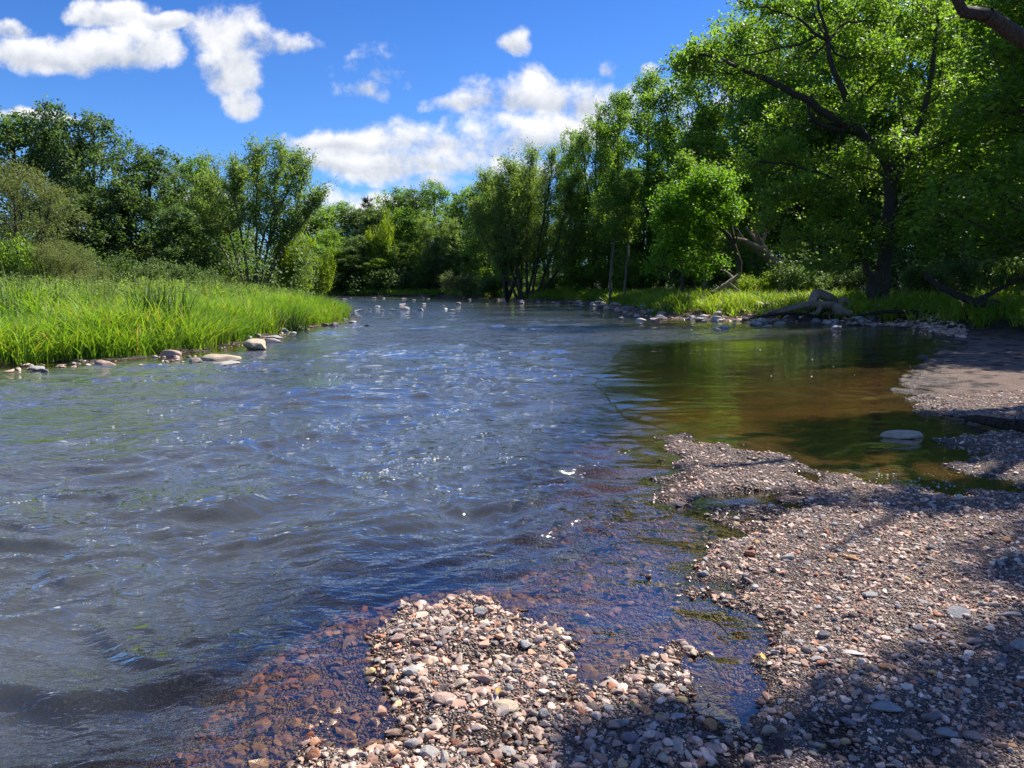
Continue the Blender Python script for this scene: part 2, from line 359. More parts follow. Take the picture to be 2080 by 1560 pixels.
def mat_stone(name, use_attr):
    m, t, out = new_mat(name)
    geo = t.n('ShaderNodeNewGeometry'); pos = geo.outputs['Position']
    sep = t.n('ShaderNodeSeparateXYZ'); t.set(sep, 0, pos); z = sep.outputs[2]
    if use_attr: base = t.n('ShaderNodeAttribute', attribute_name='hue').outputs['Color']
    else: base = t.n('ShaderNodeObjectInfo').outputs['Color']
    tcn = t.n('ShaderNodeTexCoord').outputs['Object']
    n = t.noise(pos if use_attr else tcn, 60 if use_attr else 1.3, 6, 0.65)
    n2_ = t.noise(pos if use_attr else tcn, 220 if use_attr else 7.0, 4, 0.7)
    v = t.math('ADD', t.maprange(n, 0.3, 0.7, 0.72, 1.2), t.math('MULTIPLY', t.math('SUBTRACT', n2_, 0.5), 0.6))
    cc = t.n('ShaderNodeCombineXYZ'); [t.set(cc, i, v) for i in range(3)]
    col = t.mix(1.0, base, cc.outputs[0], 'MULTIPLY')
    wet = t.maprange(t.math('ADD', z, t.math('MULTIPLY', t.math('SUBTRACT', t.noise(pos, 9, 3), 0.5), 0.035)), 0.022, 0.006)
    col = t.mix(wet, col, t.mix(1.0, col, (0.40, 0.35, 0.31, 1), 'MULTIPLY'))
    wet = t.math('MULTIPLY', wet, t.maprange(z, -0.02, -0.005))
    sub = t.maprange(z, -0.01, -0.14)
    col = t.mix(sub, col, t.mix(1.0, col, (0.75, 0.52, 0.34, 1), 'MULTIPLY'))
    bp = t.n('ShaderNodeBump'); t.set(bp, 'Height', t.math('ADD', n, t.math('MULTIPLY', n2_, 0.4))); bp.inputs['Strength'].default_value = 0.5; bp.inputs['Distance'].default_value = 0.004 if use_attr else 0.05
    b = t.n('ShaderNodeBsdfPrincipled'); t.set(b, 'Base Color', col); t.set(b, 'Roughness', t.maprange(wet, 0, 1, 0.75, 0.22)); b.inputs['Specular IOR Level'].default_value = 0.4
    t.set(b, 'Normal', bp.outputs[0]); t.nt.links.new(b.outputs[0], out.inputs[0]); return m
M_ground = mat_ground(); M_water = mat_water()
M_stone_a = mat_stone('gravel_stone', True); M_stone = mat_stone('river_stone', False)
M_oak = mat_leaf('oak_leaf', (0.058, 0.100, 0.036), (0.150, 0.220, 0.082), 0.42, (1.6, 1.8, 0.8))
M_maple = mat_leaf('maple_leaf', (0.078, 0.142, 0.030), (0.200, 0.305, 0.062), 0.50)
M_lime = mat_leaf('lime_leaf', (0.085, 0.18, 0.016), (0.16, 0.28, 0.03), 0.50)
M_feather = mat_leaf('silver_maple_leaf', (0.105, 0.165, 0.055), (0.25, 0.33, 0.105), 0.46, (1.8, 1.95, 0.75))
M_willow = mat_leaf('willow_leaf', (0.12, 0.155, 0.06), (0.21, 0.245, 0.10), 0.38, (1.4, 1.5, 0.7))
M_pine = mat_leaf('pine_needle', (0.018, 0.042, 0.018), (0.035, 0.07, 0.028), 0.12)
M_yellow = mat_leaf('yellow_leaf', (0.13, 0.20, 0.015), (0.24, 0.30, 0.03), 0.45)
M_grass = mat_leaf('river_grass', (0.085, 0.20, 0.020), (0.27, 0.42, 0.070), 0.45, (1.5, 1.5, 0.45), straw=True)
M_grassd = mat_leaf('bank_grass', (0.09, 0.18, 0.018), (0.30, 0.43, 0.06), 0.42, (1.6, 1.6, 0.5), straw=True)
M_reed = mat_leaf('reed_blade', (0.02, 0.055, 0.012), (0.05, 0.10, 0.02), 0.25)
M_bark = mat_bark('bark', (0.035, 0.028, 0.022), (0.12, 0.10, 0.08))
M_barkp = mat_bark('pale_bark', (0.10, 0.085, 0.065), (0.26, 0.22, 0.17))
M_drift = mat_bark('driftwood', (0.16, 0.12, 0.085), (0.42, 0.34, 0.26), 5.0, 4.0)
M_darkw = mat_bark('wet_wood', (0.018, 0.014, 0.011), (0.07, 0.055, 0.045), 6.0, 4.0)

# ------------------------------------------------------------------ ground and water
print('ground')
ang = np.concatenate([np.radians(np.arange(-42, 42.01, 0.13)), np.radians(np.arange(43, 317.9, 1.2))])
rad = np.concatenate([np.linspace(0.02, 1.3, 8), np.exp(np.arange(math.log(1.4), math.log(60), 0.0075)), np.exp(np.arange(math.log(60), math.log(1600), 0.05))])
x, y, f = fan(rad, ang, close=True)
hh, sd, sm, sl2, sp, calm = height(x.ravel(), y.ravel(), True)
xr, yr = x.ravel(), y.ravel()
soil = np.where(sl2 > sm, sst(0.2, 0.9, sl2), sst(24, 29, yr) * sst(0.9, 2.2, sm + (fbm(xr * .8, yr * .8, 77, 3) - .5)))
soil = np.maximum(soil, sst(9, 12, xr - 0.25 * yr) * sst(8, 14, yr))
mud = sst(9.5, 12, yr) * (1 - soil) * (sm > 0)
ground_me = mesh_np('ground', np.stack([xr, yr, hh], 1), f, M_ground, True, {'soil': soil, 'mud': mud, 'calm': calm})
g = tag(link('ground', ground_me), 'gravel bars, sandy shore, grassy banks and river bed', None, None, 'structure')

print('water')
ang = np.concatenate([np.radians(np.arange(-75, -42, 0.6)), np.radians(np.arange(-42, 42.01, 0.115)), np.radians(np.arange(42.6, 76, 0.6))])
rad = np.concatenate([np.linspace(0.3, 1.5, 8), np.exp(np.arange(math.log(1.6), math.log(40), 0.0055)), np.exp(np.arange(math.log(40), math.log(420), 0.03))])
x, y, f = fan(rad, ang)
xw, yw = x.ravel(), y.ravel()
hg, sd, sm, sl2, sp, calm = height(xw, yw, True)
def rot(x, y, a, sxx, syy):
    c, s = math.cos(a), math.sin(a); return (x * c + y * s) * sxx, (-x * s + y * c) * syy
def rid(v): return 1 - np.abs(2 * v - 1)
def wave(xw, yw, sd, calm):
    shore = 0.25 * sst(0.0, 0.3, -sd) + 0.75 * sst(0.1, 1.1, -sd)
    flow = shore * (1 - 0.88 * calm)
    z = np.zeros_like(xw)
    wx = xw + (fbm(xw * .7, yw * .7, 41, 2) - .5) * 1.2; wy = yw + (fbm(xw * .7, yw * .7, 47, 2) - .5) * 1.2
    for lam, amp, an, st, sdn in ((1.9, .032, R(32), 2.4, 1), (0.9, .036, R(16), 2.3, 2), (0.45, .066, R(34), 2.4, 3), (0.22, .068, R(14), 2.3, 4), (0.11, .032, R(30), 1.7, 5)):
        a_, b_ = rot(wx, wy, an, 1 / (lam * st), 1 / lam)
        nv = vn(a_, b_, 60 + sdn)
        z += amp * (0.6 * (nv - 0.5) + 0.4 * (rid(vn(a_ * .8 + 5, b_ * .8 + 9, 80 + sdn)) - 0.5)) * (np.hypot(xw, yw) < lam * 90)
    patch = 0.65 + 0.9 * sst(0.35, 0.7, fbm(xw * .35, yw * .35, 99, 3))
    return z * flow * patch, flow
z, flow = wave(xw, yw, sd, calm)
chop = np.clip(0.10 + 0.9 * flow, 0, 1) * (0.55 + 0.6 * sst(0.3, 0.7, fbm(xw * .25, yw * .4, 101, 3)))
chop *= np.where(calm > 0.5, 0.55, 1.0)
water_me = mesh_np('river_water', np.stack([xw, yw, z], 1), f, M_water, True, {'chop': chop, 'body': np.clip(sst(0.08, 0.9, -hg) * 0.50 * (1 - 0.95 * calm) , 0, 1)})
tag(link('river_water', water_me), 'rippled blue river water', None, None, 'structure')
# ------------------------------------------------------------------ stones
print('stones')
def ico(sub):
    import bmesh
    bm = bmesh.new(); bmesh.ops.create_icosphere(bm, subdivisions=sub, radius=1.0)
    v = np.array([q.co[:] for q in bm.verts]); f = np.array([[l.index for l in fc.verts] for fc in bm.faces]); bm.free()
    return v, f
def stone_shape(sub, seed, rough=0.18, cuts=5, lo=.45, hi=.82):
    """a river stone: rounded lump with a few flattened facets"""
    v, f = ico(sub); rs = np.random.RandomState(seed)
    for i in range(cuts):
        d = rs.normal(size=3); d /= np.linalg.norm(d); k = rs.uniform(lo, hi)
        q = v @ d; over = np.maximum(q - k, 0); v = v - np.outer(over * 0.97, d)
    n = np.zeros(len(v))
    for i in range(6):
        k = rs.normal(size=3) * rs.uniform(1, 3); n += np.sin(v @ k + rs.uniform(0, 6)) / 6
    v = v * (1 + rough * n)[:, None]
    return v, f
rs = np.random.RandomState(7)
PAL = np.array([(.26,.20,.175),(.35,.275,.235),(.45,.365,.315),(.31,.285,.265),(.41,.37,.335),(.19,.165,.16),(.30,.20,.155),(.42,.25,.17),(.29,.13,.075),(.58,.51,.44),(.10,.09,.088),(.48,.37,.20),(.22,.225,.22),(.42,.30,.245)])
PALP = np.array([11,13,12,10,9,7,8,6,3,6,4,2,5,10.]); PALP /= PALP.sum()
def scatter(name, xs, ys, zs, rad_, protos, label, flat=(0.28, 0.62), sink=0.25, reddish=0.0, sm=False):
    n = len(xs); P = len(protos)
    pid = rs.randint(0, P, n)
    allv = []; allf = []; allc = []; off = 0
    for p in range(P):
        ii = np.where(pid == p)[0]
        if not len(ii): continue
        v, f = protos[p]; m = len(ii); r = rad_[ii]
        s = np.stack([r * rs.uniform(1.0, 1.45, m), r * rs.uniform(0.65, 1.0, m), r * rs.uniform(flat[0], flat[1], m)], 1)
        V_ = v[None] * s[:, None, :]
        tx = rs.normal(0, 0.28, m); ty = rs.normal(0, 0.28, m); a = rs.uniform(0, 6.283, m)
        c_, s_ = np.cos(tx)[:, None], np.sin(tx)[:, None]
        V_ = np.stack([V_[..., 0], V_[..., 1] * c_ - V_[..., 2] * s_, V_[..., 1] * s_ + V_[..., 2] * c_], -1)
        c_, s_ = np.cos(ty)[:, None], np.sin(ty)[:, None]
        V_ = np.stack([V_[..., 0] * c_ + V_[..., 2] * s_, V_[..., 1], -V_[..., 0] * s_ + V_[..., 2] * c_], -1)
        c_, s_ = np.cos(a)[:, None], np.sin(a)[:, None]
        V_ = np.stack([V_[..., 0] * c_ - V_[..., 1] * s_, V_[..., 0] * s_ + V_[..., 1] * c_, V_[..., 2]], -1)
        V_[..., 0] += xs[ii][:, None]; V_[..., 1] += ys[ii][:, None]; V_[..., 2] += (zs[ii] + s[:, 2] * (1 - 2 * sink))[:, None]
        col = PAL[rs.choice(len(PAL), m, p=PALP)] * np.array([1.12, .99, .90]) * rs.uniform(0.85, 1.6, (m, 1))
        if reddish: col = col * (1 - reddish) + reddish * np.array([.34, .15, .07]) * rs.uniform(0.5, 1.3, (m, 1))
        allv.append(V_.reshape(-1, 3)); allf.append((f[None] + (np.arange(m) * len(v))[:, None, None]).reshape(-1, 3) + off)
        allc.append(np.repeat(col, len(v), 0)); off += m * len(v)
    me = mesh_np(name, np.concatenate(allv), np.concatenate(allf), M_stone_a, sm, {'hue': np.concatenate(allc)})
    return tag(link(name, me), label, None, None, 'stuff')
P1 = [stone_shape(1, s, 0.25, 3) for s in range(6)]; P2_ = [stone_shape(2, 20 + s, 0.10, 8 + s, .40, .78) for s in range(10)]
def band(n, x0, x1, y0, y1, lo, hi, hmin, hmax=9, fr=None):
    xs = rs.uniform(x0, x1, n); ys = rs.uniform(y0, y1, n)
    k = (np.abs(xs) < 0.74 * ys + 0.5) ; xs, ys = xs[k], ys[k]
    h = height(xs, ys)
    k = (h > hmin) & (h < hmax); xs, ys, h = xs[k], ys[k], h[k]
    u = rs.uniform(size=len(xs))
    r = lo * (hi / lo) ** (u ** 5.5)
    r = r * np.where(xs > 0.9, 0.8, 1.0)
    return xs, ys, h, r
def cat(*b): return [np.concatenate(q) for q in zip(*b)]
b1 = band(44000, -1.6, 2.9, 2.0, 4.0, .0050, .034, -0.010)
b2 = band(44000, -1.5, 4.4, 4.0, 6.2, .0065, .034, -0.008)
xs, ys, zs, r_ = cat(b1, b2)
scatter('shore_gravel', xs, ys, zs, r_, P2_, 'loose pinkish grey gravel covering the near shore and its small spits', sink=0.3)
b3 = band(42000, 0.5, 8.5, 6.2, 11.5, .009, .036, -0.006)
b4 = band(9000, 4.0, 13, 11.5, 22, .008, .026, -0.01)
keep = rs.uniform(size=len(b4[0])) < sst(0.48, 0.62, fbm(b4[0] * .9, b4[1] * 1.4, 131, 3)) + 0.02
b4 = [q[keep] for q in b4]
xs, ys, zs, r_ = cat(b3, b4)
scatter('gravel', xs, ys, zs, r_, P1, 'finer gravel farther up the beach beside the still pool', sink=0.3)
b5 = band(24000, -3.2, 1.6, 2.0, 6.0, .008, .045, -0.26, -0.012)
scatter('submerged_gravel', *b5, P1, 'reddish brown gravel lying under the shallow clear water', sink=0.35, reddish=0.22)

# individual stones ------------------------------------------------
SM = []
for i in range(12):
    v, f = stone_shape(3, 100 + i, 0.08, 11 if i % 3 else 5, .45, .8)
    me = mesh_np('stone_shape', v, f, M_stone, True); SM.append(me)
BM = []
for i in range(8):
    v, f = stone_shape(4, 200 + i, 0.10, 10, .5, .85)
    n_ = np.zeros(len(v)); r2 = np.random.RandomState(900 + i)
    for q in range(14):
        k_ = r2.normal(size=3) * 5; n_ += np.sin(v @ k_ + r2.uniform(0, 6)) / 14
    v = v * (1 + 0.05 * n_)[:, None]
    BM.append(mesh_np('boulder_shape', v, f, M_stone, True))
HUES = {'pale grey': (.43,.405,.375), 'grey': (.34,.33,.325), 'dark grey': (.17,.165,.17), 'pinkish': (.42,.29,.24), 'rust red': (.34,.15,.085), 'tan': (.48,.39,.28), 'orange brown': (.42,.22,.10), 'yellowish': (.56,.42,.17), 'white': (.56,.535,.50), 'purple grey': (.29,.235,.235)}
ALLST = []
def stone(name, cat_, x, y, sx_, sy_, sz_, hue, label, group, rz=None, z=None, mesh=None, tilt=0.12, sink=0.3):
    me = mesh or SM[rs.randint(len(SM))]
    o = link(name, me); h = H1(x, y) if z is None else z
    o.scale = (sx_, sy_, sz_); o.location = (x, y, h + sz_ * (1 - 2 * sink))
    o.rotation_euler = (rs.normal(0, tilt), rs.normal(0, tilt), rs.uniform(0, 6.28) if rz is None else rz)
    k = rs.uniform(0.9, 1.1); c = HUES[hue]; o.color = (c[0] * k, c[1] * k, c[2] * k, 1)
    tag(o, label, cat_, group); return o
def place_px(px, py, wpx, z=0.02):
    x, y = gp(px, py, z); dep = y * math.cos(TH) + (CAMH - z) * math.sin(TH)
    return x, y, wpx / F * dep / 2
# notable stones on the near gravel, where the photo shows them: px, py, width px, height ratio, hue, words
NOTE = [(1345,1280,34,.5,'orange brown','orange brown angular stone at the water side of the middle gravel patch'),
 (638,1538,40,.6,'rust red','rust red rounded stone at the bottom left corner of the gravel spit'),
 (1385,1420,28,.5,'yellowish','yellow oval stone on the gravel spit right of the narrow channel'),
 (1890,1465,40,.75,'purple grey','square purple grey block half sunk in shaded gravel near the bottom edge'),
 (1925,1500,44,.45,'grey','grey slab with a flat tilted top beside the square purple grey block'),
 (1980,1508,46,.4,'dark grey','dark slate slab right of the tilted grey slab near the bottom edge'),
 (1802,1448,60,.3,'grey','long flat grey stone lying in the shade above the square purple grey block'),
 (1603,1458,32,.5,'grey','grey rounded stone alone in the shade left of the long flat grey stone'),
 (1560,1485,32,.5,'tan','tan stone with a split face at the edge of the bottom shade'),
 (765,1338,22,.7,'pale grey','pale block of stone standing in shallow water left of the gravel spit'),
 (846,1282,24,.5,'pale grey','pale flat stone at the top left tip of the gravel spit'),
 (807,1306,30,.4,'pinkish','long pinkish stone in the shallow water at the tip of the spit'),
 (708,1424,26,.7,'pale grey','pale grey angular stone on the water edge of the spit'),
 (668,1437,26,.6,'rust red','rust red half wet stone in water at the left edge of the spit'),
 (640,1522,20,.6,'white','small white stone above the rust red corner stone'),
 (1170,1106,14,.6,'dark grey','lone dark stone poking out of the open shallows'),
 (1148,1107,13,.6,'grey','small grey stone just left of the lone dark stone in open shallows'),
 (1165,1244,14,.6,'tan','small tan stone alone in the shallows between spits'),
 (1083,1214,14,.8,'orange brown','small orange brown stone in the shallows above the spit'),
 (1063,1188,14,.7,'rust red','small wet red stone above the orange brown one in the shallows'),
 (1028,1438,50,.35,'tan','large flat tan stone in the middle of the gravel spit'),
 (905,1430,48,.4,'pinkish','wedge shaped pinkish stone with its point to the left on the spit'),
 (978,1410,40,.4,'pinkish','pinkish flat stone above the large tan stone'),
 (935,1392,34,.5,'tan','broad tan pink stone in the upper middle of the spit'),
 (965,1475,30,.5,'purple grey','smooth oval purple grey stone on the edge of the spit shadow'),
 (795,1480,40,.35,'pinkish','pinkish slab on the lower spit'),
 (760,1500,36,.4,'orange brown','orange brown stone below the pinkish slab on the lower spit'),
 (925,1508,30,.5,'rust red','dark rust stone on the lower middle of the spit'),
 (1030,1525,36,.5,'pale grey','pale square stone beside the dark puddle at the bottom'),
 (1245,1475,38,.5,'pinkish','pinkish triangular stone on the right hand gravel patch'),
 (1262,1470,32,.6,'pale grey','smooth pale grey oval stone beside the pinkish triangular stone'),
 (1240,1385,34,.4,'pale grey','pale leaning stone at the top left of the right hand patch'),
 (1290,1380,40,.4,'pinkish','long pinkish stone on top of the right hand patch'),
 (1340,1408,30,.5,'pale grey','round grey white stone left of the yellow oval'),
 (1310,1450,30,.5,'orange brown','square salmon stone in the middle of the right hand patch'),
 (1280,1502,36,.6,'purple grey','dark speckled stone low on the right hand patch'),
 (1672,1300,26,.9,'dark grey','dark wedge of stone standing upright with its own shadow on the sunny gravel'),
 (1765,1222,34,.3,'grey','flat grey plate of stone propped up with a dark shadow beneath'),
 (1575,1330,20,.6,'white','white round cobble at the left edge of the sunny gravel'),
 (1537,1327,18,.6,'orange brown','orange round cobble beside the white round cobble'),
 (1568,1300,20,.7,'rust red','reddish brown round cobble above the white one'),
 (1672,1335,26,.4,'white','cream oval stone below the dark upright wedge'),
 (1658,1352,28,.3,'pale grey','pale oval plate below the cream oval stone'),
 (1800,1368,28,.5,'orange brown','orange brown cobble on the sunny gravel at the right'),
 (1890,1375,22,.5,'yellowish','ochre round cobble in sun near the right side'),
 (1880,1358,28,.4,'pinkish','speckled pink white slab above the ochre round cobble'),
 (1730,1338,46,.15,'white','long thin white sliver of stone on the sunny gravel'),
 (1945,1268,50,.3,'grey','large flat grey stone at the edge of the right hand shade'),
 (2050,1268,44,.3,'pale grey','pale flat stone cut by the right edge above the shade'),
 (2072,1330,40,.6,'grey','rounded grey stone cut by the right edge of the picture'),
 (1865,1285,26,.5,'pale grey','blue grey smooth cobble right of the long white sliver'),
 (1975,1318,36,.5,'purple grey','mauve slab in the right hand shade')]
for (px, py, wpx, hr, hue, lab) in NOTE:
    x, y, r = place_px(px, py, wpx)
    stone('river_stone', 'stone', x, y, r * 1.08, r * .8, r * hr, hue, lab, None, rz=rs.uniform(-.5, .5))
# the other large pebbles: one object each, the description tells colour, shape, zone and order
cand = []
for (n, x0, x1, y0, y1, lo, hi) in ((900, -1.3, 2.6, 2.2, 4.2, .022, .042), (900, -1, 4.4, 4.2, 6.6, .028, .05)):
    xs, ys, zs, r_ = band(n, x0, x1, y0, y1, lo, hi, 0.0)
    cand += list(zip(xs, ys, r_ / ys, r_))
cand.sort(key=lambda q: -q[2])
def proj(x, y, z):
    d = y * math.cos(TH) - (z - CAMH) * math.sin(TH)
    return CX + F * x / d, CY - F * ((z - CAMH) * math.cos(TH) + y * math.sin(TH)) / d
placed = [(gp(q[0], q[1], .02)) for q in NOTE]; picks = []
for (x, y, k, r) in cand:
    px, py = proj(x, y, 0.03)
    if not (600 < px < 2070 and 1010 < py < 1550): continue
    if min((x - a) ** 2 + (y - b) ** 2 for a, b in placed) < (0.075 + 0.02 * y / 3) ** 2: continue
    placed.append((x, y)); picks.append((x, y, r, px, py))
    if len(picks) >= 240: break
hn = list(HUES); hp = np.array([.2, .15, .07, .16, .05, .1, .05, .03, .07, .12])
shp = [('flat', .3), ('rounded', .7), ('oval', .5), ('angular', .55)]
rows = [(1160, 'below the pool'), (1300, 'at mid height'), (1420, 'in the lower gravel'), (9999, 'at the bottom edge')]
colz = [(900, 'on the left spit'), (1170, 'on the middle spit'), (1450, 'on the patch between the channels'), (1640, 'right of the channel'), (1860, 'on the broad right beach'), (9999, 'by the right edge')]
buck = {}
for (x, y, r, px, py) in picks:
    hue = hn[rs.choice(len(hn), p=hp / hp.sum())]; sh = shp[rs.randint(4)]
    a = next(q[1] for q in rows if py < q[0]); b = next(q[1] for q in colz if px < q[0])
    buck.setdefault((hue, sh[0], a, b), []).append((px, x, y, r, sh[1]))
words = ['leftmost', 'second', 'third', 'fourth', 'fifth', 'sixth', 'seventh']
for (hue, sh, a, b), L in buck.items():
    L.sort()
    for i, (px, x, y, r, hr) in enumerate(L):
        pre = '' if len(L) == 1 else (words[min(i, 6)] + ' ')
        stone('pebble', 'pebble', x, y, r * 1.15, r * .85, r * hr, hue, f'{pre}{hue} {sh} pebble {b} {a}'.replace(' on the open gravel below', ' below').replace('at mid height', 'at mid height'), 'larger pebbles on the gravel shore')

# boulders by the grassy island
BO = [(446,733,76,14,'tan','broad flat tan boulder in the water off the grassy island'),
 (520,711,56,22,'tan','rounded tan boulder with a dark wet foot, tallest off the grassy island'),
 (549,698,40,14,'purple grey','purple grey boulder right behind the tall rounded tan boulder'),
 (556,688,34,7,'grey','flat grey rock behind the purple grey boulder'),
 (453,741,70,7,'pale grey','thin pale slab leaning on the front of the broad flat boulder'),
 (396,738,30,10,'tan','small pale rock left of the broad flat boulder'),
 (250,722,46,12,'purple grey','low purple grey boulder at the grass edge on the left'),
 (343,725,42,13,'pinkish','pinkish boulder at the grass foot near the middle of the island shore'),
 (212,744,38,12,'pinkish','pinkish grey rock in the water below the low purple grey boulder'),
 (76,753,36,9,'grey','grey rock farthest left in the shallow water'),
 (313,727,14,6,'pale grey','small pale stone left of the pinkish boulder'),
 (186,722,14,5,'tan','small tan stone at the grass foot on the left'),
 (61,746,16,5,'tan','small tan stone beside the grey rock farthest left'),
 (476,684,18,8,'dark grey','dark split rock at the foot of the grass'),
 (504,690,15,8,'grey','light grey rock right of the dark split rock'),
 (521,686,18,8,'purple grey','dark mauve rock behind the rounded tan boulder'),
 (575,675,20,10,'grey','grey pointed rock at the bend of the island shore'),
 (607,672,26,11,'purple grey','purple grey rock with a dark hollow near the island tip'),
 (594,678,16,5,'pale grey','low pale rock between the two rocks near the island tip'),
 (660,662,14,7,'pinkish','pinkish rock at the island tip'),
 (678,663,22,8,'purple grey','wide purple grey rock right of the pinkish rock at the tip'),
 (706,635,16,10,'pinkish','upright pinkish rock just beyond the island tip'),
 (715,657,18,5,'grey','flat rock in the water off the island tip'),
 (89,757,16,4,'dark grey','dark wet stone in the water on the far left'),
 (430,727,10,10,'dark grey','small upright dark stone by the grass foot'),
 (150,742,12,4,'grey','small grey stone in the water on the left'),
 (130,729,10,4,'dark grey','tiny dark stone at the grass foot on the left'),
 (745,662,12,3,'dark grey','small dark stone far off the island tip')]
for i, (px, py, wpx, hpx, hue, lab) in enumerate(BO):
    x, y, r = place_px(px, py, wpx, 0.0); dep = r * 2 / (wpx / F); hz = hpx / F * dep
    stone('boulder', 'boulder', x, y + r * .3, r * 1.08, r * .75, max(hz * 0.75, .05), hue, lab, None, rz=rs.uniform(-.25, .25), z=0.0, mesh=BM[i % len(BM)], tilt=.07, sink=.28)
# small stones strewn at the island's foot
q = [];
for i in range(120):
    px = rs.uniform(20, 700); s_ = px / 700; base = np.interp(px, [0, 60, 250, 400, 480, 590, 700], [744, 741, 729, 717, 697, 672, 655])
    q.append(gp(px, base + rs.uniform(-2, 13 * (1.1 - .7 * s_)) + (rs.uniform(0, 16) if 260 < px < 460 else 0)))
q = np.array(q)
scatter('shore_stones', q[:, 0], q[:, 1], np.full(len(q), -0.02), rs.uniform(.03, .10, len(q)), P2_, 'small dark stones strewn along the foot of the grassy island', sink=.2)
# rapids rocks
RP = [(700,650),(742,628),(752,629),(768,624),(777,631),(822,628),(818,620),(795,631),(860,605),(855,631),(840,610),(900,622),(930,618),(957,620),(975,611),(905,628),(885,612),(1000,612),(862,618),(938,606),(955,609),(700,608),(760,606),(780,606),(820,607),(728,632),(1012,609),(917,632),(990,618),(870,607),(712,606),(1024,613)]
dirs_ = [(770,'left'), (860,'middle'), (940,'right'), (9999,'far right')]
RP.sort(); cnt = {}
for i, (px, py) in enumerate(RP):
    wpx = rs.uniform(9, 20) if py > 612 else rs.uniform(7, 12)
    if (px, py) == (822, 628): wpx = 26
    x, y, r = place_px(px, py, wpx, 0.0)
    hue = ['purple grey', 'grey', 'dark grey', 'grey', 'dark grey', 'purple grey'][i % 6]
    dn = next(q_[1] for q_ in dirs_ if px < q_[0]); rowd = 'back' if py < 615 else 'front'
    k = (dn, rowd, hue); cnt[k] = cnt.get(k, 0) + 1
    ordn = ['', 'second ', 'third ', 'fourth '][cnt[k] - 1]
    stone('rapids_rock', 'rock', x, y, r * 1.1, r * .8, r * .36, hue, f'{ordn}{hue} rock in the {rowd} line at the {dn} of the distant rapids', 'rocks in the distant rapids', z=-0.02, mesh=BM[i % 8], sink=.3)
# cobble shore on the right bank
words10 = ['first', 'second', 'third', 'fourth', 'fifth', 'sixth', 'seventh', 'eighth', 'ninth', 'tenth', 'eleventh', 'twelfth', 'thirteenth', 'fourteenth', 'fifteenth', 'sixteenth', 'seventeenth', 'eighteenth', 'nineteenth', 'twentieth']
CB = []
for i in range(150):
    px = rs.uniform(1010, 1800)
    lo = np.interp(px, [1010, 1130, 1230, 1280, 1420, 1600, 1800], [612, 616, 626, 641, 650, 655, 660]); hi_ = np.interp(px, [1010, 1130, 1230, 1280, 1420, 1600, 1800], [605, 608, 613, 620, 632, 634, 648])
    py = rs.uniform(hi_, lo + 1)
    CB.append((px, py))
CB += [(1300,650),(1330,651),(1250,622),(1215,618),(1262,646),(1470,664),(1490,658),(1455,667),(1535,658),(1700,666),(1560,661)]
seg = [(1130, 'before the far grass strip'), (1240, 'below the pale bent trees'), (1330, 'around the small grass tuft'), (1450, 'below the tall bank grass'), (1560, 'left of the driftwood log'), (1690, 'in front of the driftwood log'), (9999, 'below the big leaning tree')]
bk = {}
for (px, py) in CB:
    x, y, _ = place_px(px, py, 10, 0.08)
    hue = ['pale grey', 'grey', 'dark grey', 'purple grey', 'tan', 'white', 'pinkish'][rs.choice(7, p=[.20, .26, .20, .14, .1, .04, .06])]
    sg = next(s[1] for s in seg if px < s[0]); bk.setdefault((hue, sg), []).append((px, x, y))
for (hue, sg), L in bk.items():
    L.sort()
    for i, (px, x, y) in enumerate(L):
        r = rs.uniform(.10, .30) * (1.0 if y < 50 else 1.35)
        if 1280 < px < 1500: r *= 1.15
        pre = f'{words10[min(i, 19)]} ' if len(L) > 1 else 'only '
        stone('shore_rock', 'rock', x, y, r * 1.15, r * .85, r * .6, hue, f'{pre}{hue} rock from left on the right bank {sg}', 'rocks along the right bank', mesh=BM[rs.randint(8)], sink=.25, z=max(H1(x, y), -0.02))
# fill stones under them
n = 5200; px = rs.uniform(1000, 1960, n); q = np.array([gp(a, np.interp(a, [1000, 1130, 1230, 1280, 1420, 1600, 1800, 1960], [612, 616, 626, 643, 652, 657, 664, 690]) - rs.uniform(-2, 1) - rs.uniform(0, 16) * (a > 1200) - rs.uniform(0, 6)) for a in px])
hz = height(q[:, 0], q[:, 1]); k = (hz > -0.08) & (hz < 0.5)
scatter('bank_cobbles', q[k, 0], q[k, 1], hz[k], rs.uniform(.03, .13, k.sum()), P1, 'smaller grey cobbles packed along the right bank below the grass', sink=.25)
# pale rock in the pool
x, y, r = place_px(1832, 889, 104, 0.0)
stone('pool_rock', 'rock', x, y, r, r * .40, .065, 'tan', 'long smooth pale grey rock lying in the still amber pool', None, rz=R(-4), z=-.005, mesh=BM[5], tilt=.02, sink=.3)
